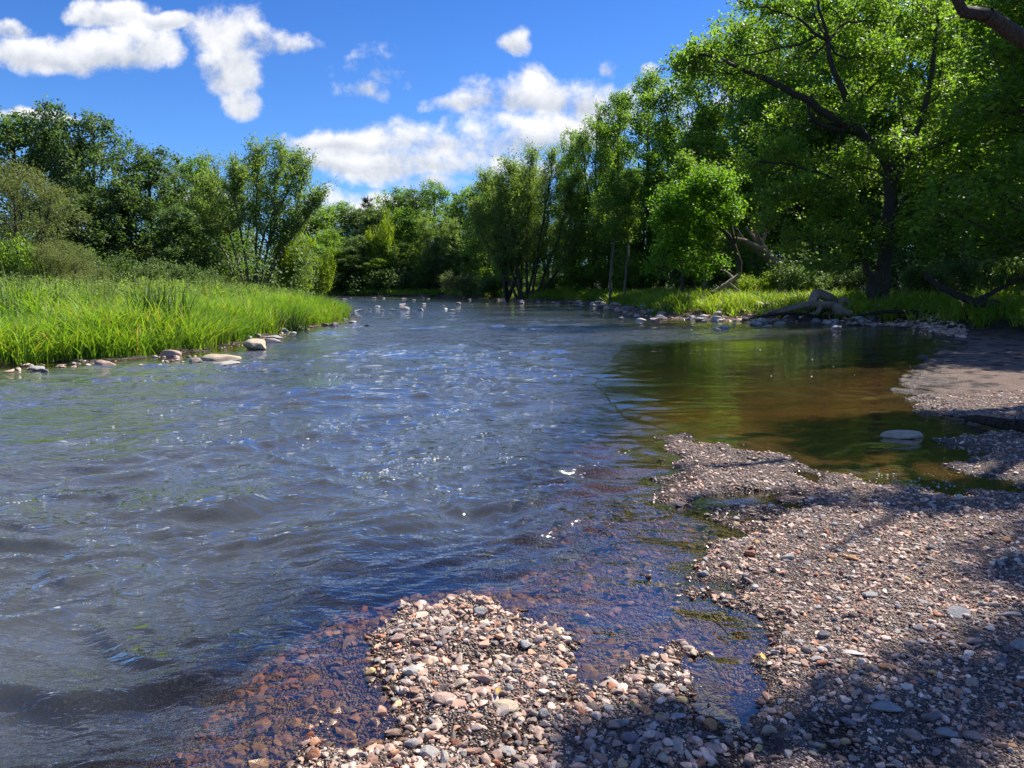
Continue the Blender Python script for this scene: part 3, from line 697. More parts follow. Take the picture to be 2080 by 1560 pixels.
# ------------------------------------------------------------------ trees
print('trees')
def tubes(pos, par, rad, kmin=5, sides_big=9):
    """frustum per skeleton edge"""
    pos = np.asarray(pos); par = np.asarray(par); rad = np.asarray(rad)
    V_, F_ = [], []; off = 0
    for big in (True, False):
        e = np.array([i for i in range(len(par)) if par[i] >= 0 and ((rad[i] > 0.10) == big)], int)
        if not len(e): continue
        k = sides_big if big else kmin
        a = pos[par[e]]; b = pos[e]; d = b - a; L = np.linalg.norm(d, axis=1, keepdims=True) + 1e-9; d = d / L
        ref = np.where(np.abs(d[:, 2:3]) > 0.95, np.array([[1., 0, 0]]), np.array([[0, 0, 1.]]))
        u = np.cross(d, ref); u /= np.linalg.norm(u, axis=1, keepdims=True) + 1e-9; v = np.cross(d, u)
        ra = np.minimum(rad[par[e]], rad[e] * 1.25)[:, None, None]; rb = rad[e][:, None, None]
        th = np.linspace(0, 2 * math.pi, k, endpoint=False)
        ring = u[:, None, :] * np.cos(th)[None, :, None] + v[:, None, :] * np.sin(th)[None, :, None]
        A = a[:, None] - d[:, None] * ra * .25 + ring * ra; B = b[:, None] + d[:, None] * rb * .25 + ring * rb
        V_.append(np.concatenate([A, B], 1).reshape(-1, 3)); m = len(e)
        i0 = np.arange(k); i1 = (i0 + 1) % k
        q = np.stack([i0, i1, i1 + k, i0 + k], 1)
        F_.append((q[None] + (np.arange(m) * 2 * k)[:, None, None]).reshape(-1, 4) + off); off += m * 2 * k
    return np.concatenate(V_), np.concatenate(F_)
def grow(trunks, tips, rs, bf=0.55, seg=0.8, wig=0.10, up=0.12):
    """join every twig tip to the nearest limb, short paths first; returns nodes, parents, tip ids"""
    cap = sum(len(q) for q in trunks) + len(tips) * 14 + 10
    P = np.zeros((cap, 3)); par = np.full(cap, -1); pl = np.zeros(cap); fixed = np.zeros(cap); n = 0
    for tr in trunks:
        tr = np.asarray(tr, float)
        for j, row in enumerate(tr):
            P[n] = row[:3]; fixed[n] = row[3]
            if j > 0: par[n] = n - 1; pl[n] = pl[n - 1] + np.linalg.norm(P[n] - P[n - 1])
            else:
                if n > 0 and len(row) > 4: # branches off an earlier limb
                    k = int(np.argmin(np.linalg.norm(P[:n] - P[n], axis=1))); par[n] = k; pl[n] = pl[k]
            n += 1
    nt = n
    start = 0
    order = np.argsort([np.min(np.linalg.norm(P[:nt] - t_, axis=1)) for t_ in tips])
    ends = []
    for oi in order:
        t_ = tips[oi]
        dv = t_ - P[:n]; dist = np.linalg.norm(dv, axis=1)
        pen = np.where(dv[:, 2] < -0.2 * dist, 0.6, 0.0) * dist + np.where(fixed[:n] > 0.5 * fixed.max(), 1.5, 0) * 1.0
        c = dist + bf * pl[:n] + pen
        c[:1] += 50
        k = int(np.argmin(c)); D = dist[k]; m = max(1, min(12, int(round(D / seg))))
        off = rs.normal(0, wig, 3) * D; off[2] -= up * D
        prev = k; p0 = P[k].copy()
        for j in range(1, m + 1):
            s = j / m
            p = p0 + (t_ - p0) * s + off * (4 * s * (1 - s)) * .5 + (rs.normal(0, .03, 3) * seg if j < m else 0)
            P[n] = p; par[n] = prev; pl[n] = pl[prev] + D / m; prev = n; n += 1
        ends.append(n - 1)
    P = P[:n]; par = par[:n]; fixed = fixed[:n]
    cnt = np.zeros(n)
    for e in ends: cnt[e] += 1
    for i in range(n - 1, -1, -1):
        if par[i] >= 0 and par[i] < i: cnt[par[i]] += cnt[i]
    return P, par, cnt, fixed, np.array(ends)
def leaves(cent, dirs, rs, per, cr, size, elong=1.0, upb=0.5, droop=0.0, aspect=0.55, jit=0.0):
    n = len(cent) * per
    c = np.repeat(cent, per, 0); d = np.repeat(dirs, per, 0)
    g = rs.normal(size=(n, 3)) * cr * rs.uniform(.5, 1.0, (n, 1))
    if elong != 1.0:
        al = (g * d).sum(1, keepdims=True) * d; g = (g - al) / math.sqrt(elong) + al * elong
    c = c + g; c[:, 2] -= droop * rs.uniform(size=n) * cr
    nn = rs.normal(size=(n, 3)); nn[:, 2] = np.abs(nn[:, 2]) + upb; nn /= np.linalg.norm(nn, axis=1, keepdims=True)
    a = np.cross(nn, rs.normal(size=(n, 3))); 
    if elong > 1.3: a = a + d * 0.7
    a /= np.linalg.norm(a, axis=1, keepdims=True); b = np.cross(nn, a)
    s = (size * rs.uniform(.6, 1.3, n))[:, None]
    V_ = np.stack([c - a * s * .5, c + b * s * aspect * .5 + a * s * .05, c + a * s * .5, c - b * s * aspect * .5 + a * s * .05], 1).reshape(-1, 3)
    F_ = np.arange(n * 4).reshape(-1, 4)
    tint = np.repeat(rs.uniform(0, 1, len(cent)) * .65, per) + rs.uniform(0, .35, n)
    return V_, F_, np.repeat(tint, 4)
def lobes_tips(lobes, n, rs, shell=0.55):
    w_ = np.array([l[3] * l[4] * l[5] for l in lobes]) ** .75; w_ /= w_.sum()
    ii = rs.choice(len(lobes), n, p=w_); L = np.array(lobes)[ii]
    d = rs.normal(size=(n, 3)); d /= np.linalg.norm(d, axis=1, keepdims=True); d[:, 2] = np.where(rs.uniform(size=n) < .3, np.abs(d[:, 2]), d[:, 2])
    r = rs.uniform(shell, 1.0, n)[:, None]
    return L[:, :3] + d * r * L[:, 3:6]
def build_tree(trunks, tips, seed, per, cr, size, elong=1., r_twig=0.012, expo=0.42, bf=.55, seg=.8, up=.12, wig=.10, upb=.5, droop=0., aspect=.6, rmax=None, sides=9, mid=0.35):
    r_ = np.random.RandomState(seed)
    P, par, cnt, fx, ends = grow(trunks, tips, r_, bf, seg, wig, up)
    rad = r_twig * np.maximum(cnt, 1) ** expo
    if rmax: rad = np.minimum(rad, rmax)
    rad = np.where(fx > 0, fx, rad)
    tv, tf = tubes(P, par, rad, 4, sides)
    # leaf sites: tips and the outer thirds of twigs
    outer = np.where((cnt <= 2) & (fx == 0))[0]
    extra = outer[r_.uniform(size=len(outer)) < mid]
    sites = np.unique(np.concatenate([ends, extra]))
    dirs = P[sites] - P[np.maximum(par[sites], 0)]; dirs /= np.linalg.norm(dirs, axis=1, keepdims=True) + 1e-9
    lv = leaves(P[sites], dirs, r_, per, cr, size, elong, upb, droop, aspect)
    return (tv, tf), lv
def tree_meshes(name, wood, lv, mb, ml):
    tm = mesh_np('trunk', wood[0], wood[1], mb, True); cm = mesh_np('crown', lv[0], lv[1], ml, False, {'tint': lv[2]})
    return tm, cm
def put_tree(name, tm, cm, loc, label, group=None, scale=(1, 1, 1), rz=0.0, cat_='tree'):
    e = empty(name, loc, label, cat_, group); e.scale = scale; e.rotation_euler = (0, 0, rz)
    link('trunk', tm, e); link('crown', cm, e); return e
# generic species, built once, copied with own size and turn -------------------------------
def gen_lobes(r_, H, W, z0, n, lr=(.16, .28), pw=1.0):
    L = []
    for i in range(n):
        u = (i + r_.uniform(0, 1)) / n; z = z0 + (H * .93 - z0) * u
        wr = W * (math.sin(math.pi * min(1, (u * .82 + .16))) ** pw); a = i * 2.4 + r_.uniform(-.5, .5); rr = wr * r_.uniform(.25, .8)
        s = W * r_.uniform(*lr) * 1.5
        L.append((rr * math.cos(a), rr * math.sin(a), z, s, s, s * .75))
    return L
def straight(r_, H, rad_, lean=0.0, n=10, x0=0, y0=0, base=1.25):
    out = []; x = x0; y = y0
    for i in range(n + 1):
        u = i / n; x += r_.normal(0, .018) * H / n * 3 + lean * H / n; y += r_.normal(0, .018) * H / n * 3
        out.append((x, y, -0.5 if i == 0 else H * u, rad_ * (base if i == 0 else 1) * (1 - .8 * u) + .01))
    return out
PRO = {}; EXT = {}; TM0 = tree_meshes
def species():
    _tm = TM0
    def tree_meshes(name, w_, lv, mb, ml):
        if name in ('oak','maple','feather','pine','willow','forest','bush'):
            c = lv[0]; EXT[name] = (float(np.percentile(np.hypot(c[:, 0], c[:, 1]), 93)), float(np.percentile(c[:, 2], 97.5)))
        return _tm(name, w_, lv, mb, ml)

    for v in range(3):   # dense oak, unit 15 m
        r_ = np.random.RandomState(300 + v); H = 15
        L = gen_lobes(r_, H, 4.6, 1.6, 26, (.19, .32), .55)
        w_, lv = build_tree([straight(r_, H * .85, .30)], lobes_tips(L, 420, r_), 310 + v, 48, .36, .27, r_twig=.014, mid=.25)
        PRO['oak', v] = tree_meshes('oak', w_, lv, M_bark, M_oak)
    for v in range(3):   # maple, mid green, layered clumps
        r_ = np.random.RandomState(330 + v); H = 15
        L = gen_lobes(r_, H, 4.4, 1.2, 26, (.17, .29), .5)
        w_, lv = build_tree([straight(r_, H * .85, .24)], lobes_tips(L, 440, r_), 340 + v, 44, .36, .25, mid=.25)
        PRO['maple', v] = tree_meshes('maple', w_, lv, M_bark, M_maple)
    for v in range(3):   # feathery silver maple: several rising stems
        r_ = np.random.RandomState(360 + v); H = 15; trs = []; tips = []
        for s in range(6):
            a = s * 1.05 + r_.uniform(-.4, .4); sp_ = r_.uniform(1.2, 3.6); h = H * r_.uniform(.78, 1.0)
            tr = []
            for i in range(11):
                u = i / 10; q_ = sp_ * (u ** .75)
                tr.append((math.cos(a) * q_ + r_.normal(0, .08), math.sin(a) * q_ + r_.normal(0, .08), -.4 if i == 0 else h * .9 * u, .16 * (1 - .85 * u) + .012))
            trs.append(tr)
            for k in range(95):
                u = r_.uniform(.22, 1.0); q_ = sp_ * (u ** .75); b = r_.uniform(0, 6.28); o_ = r_.uniform(.25, 1.45) * (1.15 - .7 * u)
                tips.append((math.cos(a) * q_ + math.cos(b) * o_, math.sin(a) * q_ + math.sin(b) * o_, h * .9 * u + .45 + o_ * .75))
        w_, lv = build_tree(trs, np.array(tips), 370 + v, 34, .24, .22, elong=2.1, up=.05, mid=.3, aspect=.42)
        PRO['feather', v] = tree_meshes('feather', w_, lv, M_bark, M_feather)
    for v in range(2):   # white pine
        r_ = np.random.RandomState(390 + v); H = 15; tips = []
        for lay in range(13):
            u = .25 + .75 * lay / 13; w0 = 3.1 * (1.05 - u) ** .65 * r_.uniform(.8, 1.15)
            for k in range(6):
                a = r_.uniform(0, 6.28)
                for q_ in range(5): tips.append((math.cos(a + r_.normal(0, .15)) * w0 * (.35 + .15 * q_), math.sin(a + r_.normal(0, .15)) * w0 * (.35 + .15 * q_), H * u + .1 * q_ + r_.normal(0, .08)))
        w_, lv = build_tree([straight(r_, H, .26, 0, 14)], np.array(tips), 395 + v, 46, .22, .20, bf=.3, up=-.02, upb=1.0, aspect=.3)
        PRO['pine', v] = tree_meshes('pine', w_, lv, M_bark, M_pine)
    for v in range(2):   # grey green willow
        r_ = np.random.RandomState(410 + v); H = 9
        L = gen_lobes(r_, H, 4.2, 1.0, 22, (.15, .26), .6)
        trs = [straight(r_, H * .7, .16, l_, 8, base=1.2) for l_ in (-.25, 0, .25)]
        w_, lv = build_tree(trs, lobes_tips(L, 460, r_), 415 + v, 60, .34, .19, droop=.6, aspect=.25, mid=.3)
        PRO['willow', v] = tree_meshes('willow', w_, lv, M_bark, M_willow)
    for v in range(3):   # low bush
        r_ = np.random.RandomState(430 + v)
        L = [(r_.uniform(-1.5, 1.5), r_.uniform(-1, 1), r_.uniform(.5, 1.7), .9, .9, .75) for _ in range(9)]
        trs = [[(0, 0, -.2, .04), (l_ * .5, 0, .6, .03), (l_, 0, 1.2, .02)] for l_ in (-1.2, -.4, .5, 1.2)]
        w_, lv = build_tree(trs, lobes_tips(L, 130, r_), 440 + v, 60, .24, .15, seg=.5, mid=.2)
        PRO['bush', v] = tree_meshes('bush', w_, lv, M_bark, M_maple)
        PRO['yellow', v] = (PRO['bush', v][0], mesh_np('crown', lv[0], lv[1], M_yellow, False, {'tint': lv[2]}))
        PRO['dbush', v] = (PRO['bush', v][0], mesh_np('crown', lv[0], lv[1], M_oak, False, {'tint': lv[2]}))
        PRO['wbush', v] = (PRO['bush', v][0], mesh_np('crown', lv[0], lv[1], M_willow, False, {'tint': lv[2]}))
    for v in range(3):   # tall forest tree with bare stem, small bright leaves, open crown
        r_ = np.random.RandomState(450 + v); H = 18
        L = gen_lobes(r_, H, 4.4, 3.0, 30, (.14, .25), .5)
        w_, lv = build_tree([straight(r_, H * .9, .22, .01, 14)], lobes_tips(L, 620, r_, .35), 455 + v, 40, .32, .20, r_twig=.012, seg=1.0, mid=.3)
        PRO['forest', v] = tree_meshes('forest', w_, lv, M_bark, M_maple)
species()
EXT['dbush'] = EXT['yellow'] = EXT['wbush'] = EXT['bush']
HT = {k: v[1] for k, v in EXT.items()}; WD = {k: v[0] for k, v in EXT.items()}
print(EXT)
NM = {'oak': 'oak_tree', 'maple': 'maple_tree', 'feather': 'silver_maple_tree', 'pine': 'pine_tree', 'willow': 'willow_tree', 'bush': 'bush', 'yellow': 'bush', 'wbush': 'bush', 'dbush': 'bush', 'forest': 'forest_tree'}
tc_ = [0]
def T(kind, px, ptop, Y, hw, label, group=None, x=None, H=None, v=None):
    """px centre, top row, distance, half width in px of the photo"""
    tc_[0] += 1; v = tc_[0] if v is None else v
    nv = max(q[1] for q in PRO if q[0] == kind) + 1
    if x is None and px > 1090 and Y < 130:      # keep clear of the bank and its grass strip
        need = 7.0 if 'bush' in kind or kind == 'yellow' else 9.5
        for _ in range(30):
            q_ = pt(px, ptop, Y)[0]
            if psd(MAIN, np.array([q_]), np.array([float(Y)]))[0] >= need: break
            Y += 1.5
    p = pt(px, ptop, Y); X = p[0] if x is None else x
    zb = max(H1(X, Y), 0.0); h = (p[2] - zb) if H is None else H
    wid = hw / F * Y
    s3 = h / HT[kind]; s1 = wid / WD[kind]
    tm, cm = PRO[kind, v % nv]
    put_tree(NM[kind], tm, cm, (X, Y, zb), label, group, (s1, s1, s3), rs.uniform(0, 6.28), 'bush' if 'bush' in NM[kind] else 'tree')
# --- left island, rear rows first
T('oak', 20, 238, 62, 120, 'tall olive green tree at the far left edge behind the willow')
T('oak', 105, 230, 60, 62, 'tall dark tree with a narrow knobbly top, second from the left edge')
T('oak', 185, 236, 59, 72, 'dark oak with an open double top between the two tall ones at left')
T('oak', 300, 302, 57, 78, 'broad dark green oak with a flat rounded top on the island')
T('oak', 245, 380, 54, 70, 'dark oak standing in front of the gap between the tall oaks')
T('maple', 395, 340, 62, 66, 'feathery topped green tree right of the broad dark oak')
T('feather', 382, 324, 66, 50, 'slim light green tree with wispy spires behind the island trees')
T('feather', 470, 330, 68, 52, 'slim pale tree with upright tufts behind the multi stem maple')
T('maple', 440, 420, 60, 62, 'mid green tree filling the gap left of the multi stem maple')
T('oak', 150, 400, 52, 80, 'shady oak behind the willow on the left')
T('oak', 360, 430, 52, 60, 'low dark oak with foliage down to the grass on the island')
T('willow', 20, 352, 38, 120, 'grey green willow with fine foliage at the left edge')
T('willow', 120, 500, 36, 80, 'low grey green willow bush sloping down to the island grass')
T('bush', 30, 490, 35, 60, 'leafy green bush below the willow at the left edge')
T('dbush', 215, 520, 42, 60, 'green bush under the dark oaks on the island')
T('dbush', 300, 535, 42, 60, 'shaded bush under the broad dark oak')
T('dbush', 390, 540, 45, 55, 'bush in the shade left of the multi stem maple')
T('yellow', 598, 462, 58, 55, 'yellow green bushy tree right of the multi stem maple')
# --- the multi stem silver maple on the island
def multi_stem(name, pxs, Y, specs, label, nk=130, per=36, seed=5, mat=None, size=.2, cr=.24, wood=None, sr=.11, lo=.34):
    """stems given as lists of (px, py) in the picture plane at distance Y, with a depth drift"""
    r_ = np.random.RandomState(seed); base = pt(pxs, 590, Y); bx = base[0]; zb = H1(bx, Y)
    trs = []; tips = []
    for (pts, dy, wid) in specs:
        P3 = []
        for j, (px, py) in enumerate(pts):
            q_ = pt(px, py, Y + dy * j / (len(pts) - 1)); P3.append((q_[0] - bx, q_[1] - Y, q_[2] - zb))
        P3 = np.array(P3); P3[0, 2] = -.3
        m = 12; s = np.linspace(0, len(P3) - 1, m); tr = []
        for i, u in enumerate(s):
            a = int(min(u, len(P3) - 2)); c = P3[a] + (P3[a + 1] - P3[a]) * (u - a) + r_.normal(0, .05, 3)
            tr.append((*c, sr * (1 - .88 * i / (m - 1)) + .012))
        trs.append(tr); A = np.array(tr)[:, :3]
        for k in range(nk):
            u = r_.uniform(lo, 1.0); f_ = u * (m - 1); a = int(min(f_, m - 2)); c = A[a] + (A[a + 1] - A[a]) * (f_ - a)
            b = r_.uniform(0, 6.28); o_ = r_.uniform(.2, 1.0) * wid * (1.25 - .85 * u)
            tips.append(c + np.array([math.cos(b) * o_, math.sin(b) * o_, .25 + o_ * .7]))
    w_, lv = build_tree(trs, np.array(tips), seed, per, cr, size, elong=2.0, up=.04, mid=.3, aspect=.42)
    tm, cm = tree_meshes(name, w_, lv, wood or M_barkp, mat or M_feather)
    return put_tree(name, tm, cm, (bx, Y, zb), label)
multi_stem('silver_maple_tree', 512, 56, [
   ([(505,590),(470,480),(440,420),(425,375)], 1.5, 1.7), ([(508,590),(490,480),(478,400),(485,345)], -1, 1.5), ([(512,590),(522,470),(520,380),(530,310)], 1.2, 1.5),
   ([(516,590),(545,500),(560,400),(572,305)], -1.2, 1.5), ([(520,590),(560,520),(600,430),(625,335)], .8, 1.4), ([(522,590),(575,505),(625,440),(655,400)], -.5, 1.2), ([(500,590),(450,500),(415,460),(395,430)], 2, 1.6),
   ([(514,590),(535,480),(590,380),(600,320)], 2, 1.3)],
   'pale green multi stem silver maple with leaning fanned stems at the island edge', nk=150, size=.2, cr=.27)
# --- far bank across the river
far_lab = 'distant deciduous tree in the wooded far bank'
for i, (k, px, py, Y, hw) in enumerate([('maple',640,452,175,50),('maple',690,446,180,42),('oak',722,452,178,40),('maple',800,420,172,45),('oak',845,422,168,42),('maple',885,412,160,42),('feather',700,480,160,40),
        ('maple',660,485,155,40),('oak',770,450,162,46),('maple',830,455,155,44),('feather',890,450,148,44),('oak',740,490,152,40),('maple',800,500,150,40),('feather',850,505,146,36),('oak',905,490,140,36),
        ('maple',960,410,142,50),('oak',1000,400,140,45),('feather',955,450,132,44),('maple',1010,440,130,40),('oak',930,520,132,34),('feather',990,500,122,40),('maple',620,500,150,40),('oak',1045,420,125,46),('maple',680,520,148,34),('oak',720,530,147,34),('maple',770,540,146,30),('oak',820,545,145,30),('maple',870,545,142,30),('oak',650,535,148,30)]):
    T(k, px, py - (26 if py < 470 else 10), Y, hw * 1.3, ['rounded green tree', 'dark rounded tree', 'feathery light tree'][{'maple': 0, 'oak': 1, 'feather': 2}[k]] + ' in the wood across the river beyond the rapids', 'trees of the wood across the river')
T('pine', 746, 406, 165, 27, 'tall dark pine standing above the wood across the river, left of centre', v=0)
T('pine', 930, 398, 150, 24, 'dark pine top behind the far trees near the centre', v=1)
T('yellow', 775, 455, 150, 30, 'yellow green tree glowing in the middle of the far wood')
T('yellow', 655, 520, 130, 26, 'yellow green bush at the left end of the far wood')
T('wbush', 935, 556, 108, 34, 'grey green rounded bush at the water edge of the far bank')
T('dbush', 1000, 560, 112, 34, 'dark bush right of the grey green one on the far bank')
# --- leaning pale clump in the middle
multi_stem('silver_maple_tree', 1075, 94, [
   ([(1060,590),(1025,500),(1000,420),(985,355)], 2, 2.3), ([(1062,590),(1040,480),(1030,400),(1035,335)], -2, 2.3), ([(1070,590),(1070,470),(1075,380),(1080,310)], 2, 2.3),
   ([(1078,590),(1100,470),(1115,380),(1125,315)], -2, 2.2), ([(1085,590),(1130,500),(1150,420),(1165,360)], 1, 2.2), ([(1088,590),(1150,530),(1185,470),(1195,420)], 3, 2.0), ([(1055,590),(1010,530),(975,470),(965,420)], 3, 2.0),
   ([(1072,590),(1090,500),(1060,400),(1050,350)], 4, 2.2)],
   'bright light green multi stem tree rising by the bend in the middle of the picture', nk=230, lo=.16, seed=9, size=.27, cr=.42, wood=M_bark, sr=.17, mat=M_feather)
# --- right bank wood
T('maple', 1165, 290, 98, 42, 'green tree behind the bright multi stem tree in the middle')
T('forest', 1205, 255, 78, 52, 'tall dark tree with an open top at the left end of the right hand wood')
T('forest', 1260, 205, 76, 62, 'tall pale tree with a feathery top against the white cloud')
T('forest', 1330, 165, 70, 76, 'tall light green tree rising beside the white cloud')
T('feather', 1235, 215, 84, 46, 'wispy pale tree behind the open topped dark tree')
T('forest', 1420, 120, 64, 95, 'tall light green tree behind the long arching limb')
T('maple', 1175, 420, 72, 50, 'lower green tree right of the bright multi stem tree')
T('maple', 1250, 380, 66, 56, 'green tree with low foliage above the bank grass')
T('oak', 1310, 420, 62, 60, 'dark tree in the shade behind the lime green tree')
T('forest', 1350, 300, 62, 80, 'leafy tree with a pale slim trunk behind the bank grass')
for i, (k, px, py, Y, hw) in enumerate([('forest',1500,60,62,110),('forest',1620,10,58,120),('forest',1730,-60,60,130),('forest',1850,-90,58,130),('forest',1980,-80,56,130),('forest',2090,-90,52,130),('maple',1450,250,56,90),('maple',1560,200,55,95),('maple',1680,220,56,100),('maple',1900,240,52,110),('maple',2030,200,50,110),
       ('forest',1560,120,74,110),('forest',1700,60,76,120),('forest',1900,0,76,130),('forest',2060,-40,72,130),('maple',1450,380,66,80),('maple',1600,370,66,80),('maple',1750,360,66,80),('maple',1900,380,62,80),('maple',2050,370,60,80),
       ('maple',1380,380,80,60),('maple',1500,340,82,70),('maple',1640,330,84,70),('maple',1800,330,84,70),('maple',1960,330,80,70),('maple',1300,360,90,50),('maple',1230,350,96,50),('maple',2140,330,60,90),('forest',2200,-40,44,120)]):
    T(k, px, py, Y + 4, hw, {'forest': 'tall slender tree with small sunlit leaves', 'maple': 'leafy mid storey tree', 'oak': 'dark shaded tree'}[k] + ' deep in the wood on the right bank', 'trees of the wood on the right bank')
T('bush', 1200, 535, 62, 60, 'undergrowth bush left of the slim pale trunks on the right bank')
T('bush', 1290, 530, 58, 60, 'undergrowth bush around the slim pale trunks on the right bank')
T('dbush', 1400, 520, 52, 60, 'shaded bush below the lime green tree')
T('yellow', 1535, 560, 42, 45, 'bright low bush behind the driftwood on the right bank')
T('dbush', 1620, 540, 44, 60, 'bush left of the big leaning tree')
T('dbush', 1700, 550, 45, 60, 'bush just behind the driftwood stump')
T('dbush', 1890, 540, 42, 60, 'bush right of the big leaning tree')
T('dbush', 1980, 530, 40, 60, 'bush among the dark trunks at the right')
T('dbush', 2060, 520, 34, 60, 'bush at the right edge behind the bank grass')
T('maple', 1060, 372, 112, 60, 'rounded tree just behind the bright multi stem tree')
T('maple', 985, 400, 118, 50, 'rounded tree left of the bright multi stem tree')
T('feather', 1120, 330, 96, 60, 'feathery bright tree close behind the bright multi stem tree')
T('feather', 1030, 345, 97, 60, 'feathery pale tree behind and left of the bright multi stem tree')
T('bush', 1130, 560, 80, 50, 'low bush right of the bright multi stem tree')
# slim pale trunks
def limb_px(pts, Y0, dY, r0, r1, r_, m=14, wob=.04):
    P3 = np.array([pt(px, py, Y0 + dY * j / (len(pts) - 1)) for j, (px, py) in enumerate(pts)])
    s = np.linspace(0, len(P3) - 1, m); out = []
    for i, u in enumerate(s):
        a = int(min(u, len(P3) - 2)); f_ = u - a
        # catmull-rom
        p0 = P3[max(a - 1, 0)]; p1 = P3[a]; p2 = P3[a + 1]; p3 = P3[min(a + 2, len(P3) - 1)]
        c = .5 * ((2 * p1) + (-p0 + p2) * f_ + (2 * p0 - 5 * p1 + 4 * p2 - p3) * f_ ** 2 + (-p0 + 3 * p1 - 3 * p2 + p3) * f_ ** 3)
        out.append([*(c + r_.normal(0, wob, 3)), r0 + (r1 - r0) * i / (m - 1)])
    return out
def drawn_tree(name, limbs, lobes, seed, per, cr, size, label, ml, mb, ntips, **kw):
    """limbs: (pts px, Y0, dY, r0, r1, join); lobes: (px, py, Y, rx px, ry px, depth m)"""
    r_ = np.random.RandomState(seed); trs = []
    for (pts, Y0, dY, r0, r1, join) in limbs:
        tr = limb_px(pts, Y0, dY, r0, r1, r_)
        if join: tr[0] = tr[0] + [1]
        trs.append(tr)
    b = trs[0][0]; base = np.array([b[0], b[1], H1(b[0], b[1])])
    if kw.pop('ground', True): trs[0][0][2] = base[2] - .4
    else: base = np.array(b[:3])
    trs2 = []
    for tr in trs:
        t2 = []
        for row in tr: q_ = list(row); q_[0] -= base[0]; q_[1] -= base[1]; q_[2] -= base[2]; t2.append(q_)
        trs2.append(t2)
    # rows of uneven length: keep the join flag through an object list
    LB = []
    for (px, py, Y, rx, ry, dp) in lobes:
        c = pt(px, py, Y) - base; LB.append((c[0], c[1], c[2], rx / F * Y, dp, ry / F * Y))
    tips = lobes_tips(LB, ntips, r_, .25)
    w_, lv = build_tree2(trs2, tips, seed, per, cr, size, **kw)
    tm, cm = tree_meshes(name, w_, lv, mb, ml)
    return put_tree(name, tm, cm, tuple(base), label)
def build_tree2(trs, tips, seed, per, cr, size, **kw):
    flat = []; 
    for tr in trs:
        if len(tr[0]) > 4: tr = [tuple(r[:4]) + ((1,) if j == 0 else ()) for j, r in enumerate(tr)]
        flat.append(tr)
    return build_tree(flat, tips, seed, per, cr, size, **kw)
_grow = grow
def grow(trunks, tips, r_, bf=.55, seg=.8, wig=.1, up=.12):
    fl = [len(tr[0]) > 4 for tr in trunks]
    trunks = [[tuple(r[:4]) for r in tr] for tr in trunks]
    if not any(fl): return _grow(trunks, tips, r_, bf, seg, wig, up)
    # snap joined limbs onto the limb before them
    for i, f_ in enumerate(fl):
        if f_:
            prev = np.array([r[:3] for tr in trunks[:i] for r in tr]); s = np.array(trunks[i][0][:3])
            k = int(np.argmin(np.linalg.norm(prev - s, axis=1))); trunks[i][0] = (*prev[k], trunks[i][0][3])
    return _grow(trunks, tips, r_, bf, seg, wig, up)
drawn_tree('leaning_tree', [
   ([(1790,632),(1792,560),(1800,480),(1812,380),(1790,310),(1745,268)], 38, 0, .42, .22, 0),
   ([(1745,268),(1690,240),(1640,205),(1560,165),(1480,130),(1420,110)], 38, -2, .25, .05, 1),
   ([(1745,268),(1720,262),(1660,250),(1640,210),(1650,190)], 38, -1, .17, .05, 1),
   ([(1745,268),(1725,210),(1700,160),(1672,60),(1660,-30)], 38, -1.5, .20, .06, 1),
   ([(1665,75),(1640,50),(1600,30),(1560,20),(1500,0)], 36.7, -1, .10, .03, 1),
   ([(1812,380),(1850,300),(1880,200),(1900,80),(1910,-40)], 38, 1, .20, .06, 1),
   ([(1800,450),(1840,400),(1900,340),(1980,290)], 38, -2, .13, .04, 1),
   ([(1798,480),(1760,420),(1700,370),(1620,340),(1540,330)], 38, -2, .12, .04, 1),
   ([(1794,560),(1740,500),(1690,480),(1620,485)], 38, -2.5, .08, .02, 1)],
   [(1400,112,36.5,45,24,1.2),(1380,125,36.4,40,24,1.2),(1430,140,36.6,50,24,1.2),(1460,105,36.8,50,26,1.2),(1500,150,37,50,26,1.2),(1540,10,36.2,60,24,1.4),(1400,112,37.6,50,26,1.5),(1450,128,38.5,70,32,1.6),(1500,80,38.5,60,34,1.6),(1530,165,39,60,24,1.4),(1590,120,39,60,36,2),(1570,30,37,70,30,2),(1650,20,38.5,80,50,2),(1740,40,39.5,90,60,2.5),(1840,60,40,100,70,2.5),(1940,100,40,90,70,2.5),
    (1700,120,40,60,40,2),(1610,230,39.5,70,26,1.6),(1560,270,38,70,28,1.6),(1680,200,40.5,60,30,1.6),(1800,170,40.5,80,50,2),(1890,230,40,90,60,2.5),(1990,290,38,80,60,2.5),(1540,335,37.5,70,30,2),(1640,330,38,80,32,2),(1720,350,39.5,60,36,2),
    (1620,400,37.5,80,34,2),(1700,440,38,70,34,2),(1560,450,37.5,50,28,1.6),(1620,490,36.5,60,26,1.6),(1740,500,37,44,40,1.4),(1850,420,39,60,40,2),(1930,390,37.5,80,50,2.2),(1680,540,35.5,60,20,1.4),(1880,500,37,60,40,1.6),(1760,330,40.5,60,50,2),(1860,330,40.5,80,50,2),
    (1640,380,35.5,90,30,1.6),(1560,400,36,60,26,1.4),(1830,300,35.5,70,36,1.8),(1900,360,35.5,80,40,2),(1960,200,36,80,50,2),(1700,480,35,70,26,1.4),(1830,470,35,60,26,1.4),(1620,160,36.5,60,20,1.2),(1780,110,36.5,70,40,1.8),(1600,300,36,70,22,1.4),(1740,220,36,40,26,1.2)],
   21, 46, .27, .175, 'big dark leaning tree on the right bank with a limb arching over the water', M_maple, M_bark, 1500, bf=.4, seg=.8, r_twig=.010, expo=.40, mid=.3, sides=14)
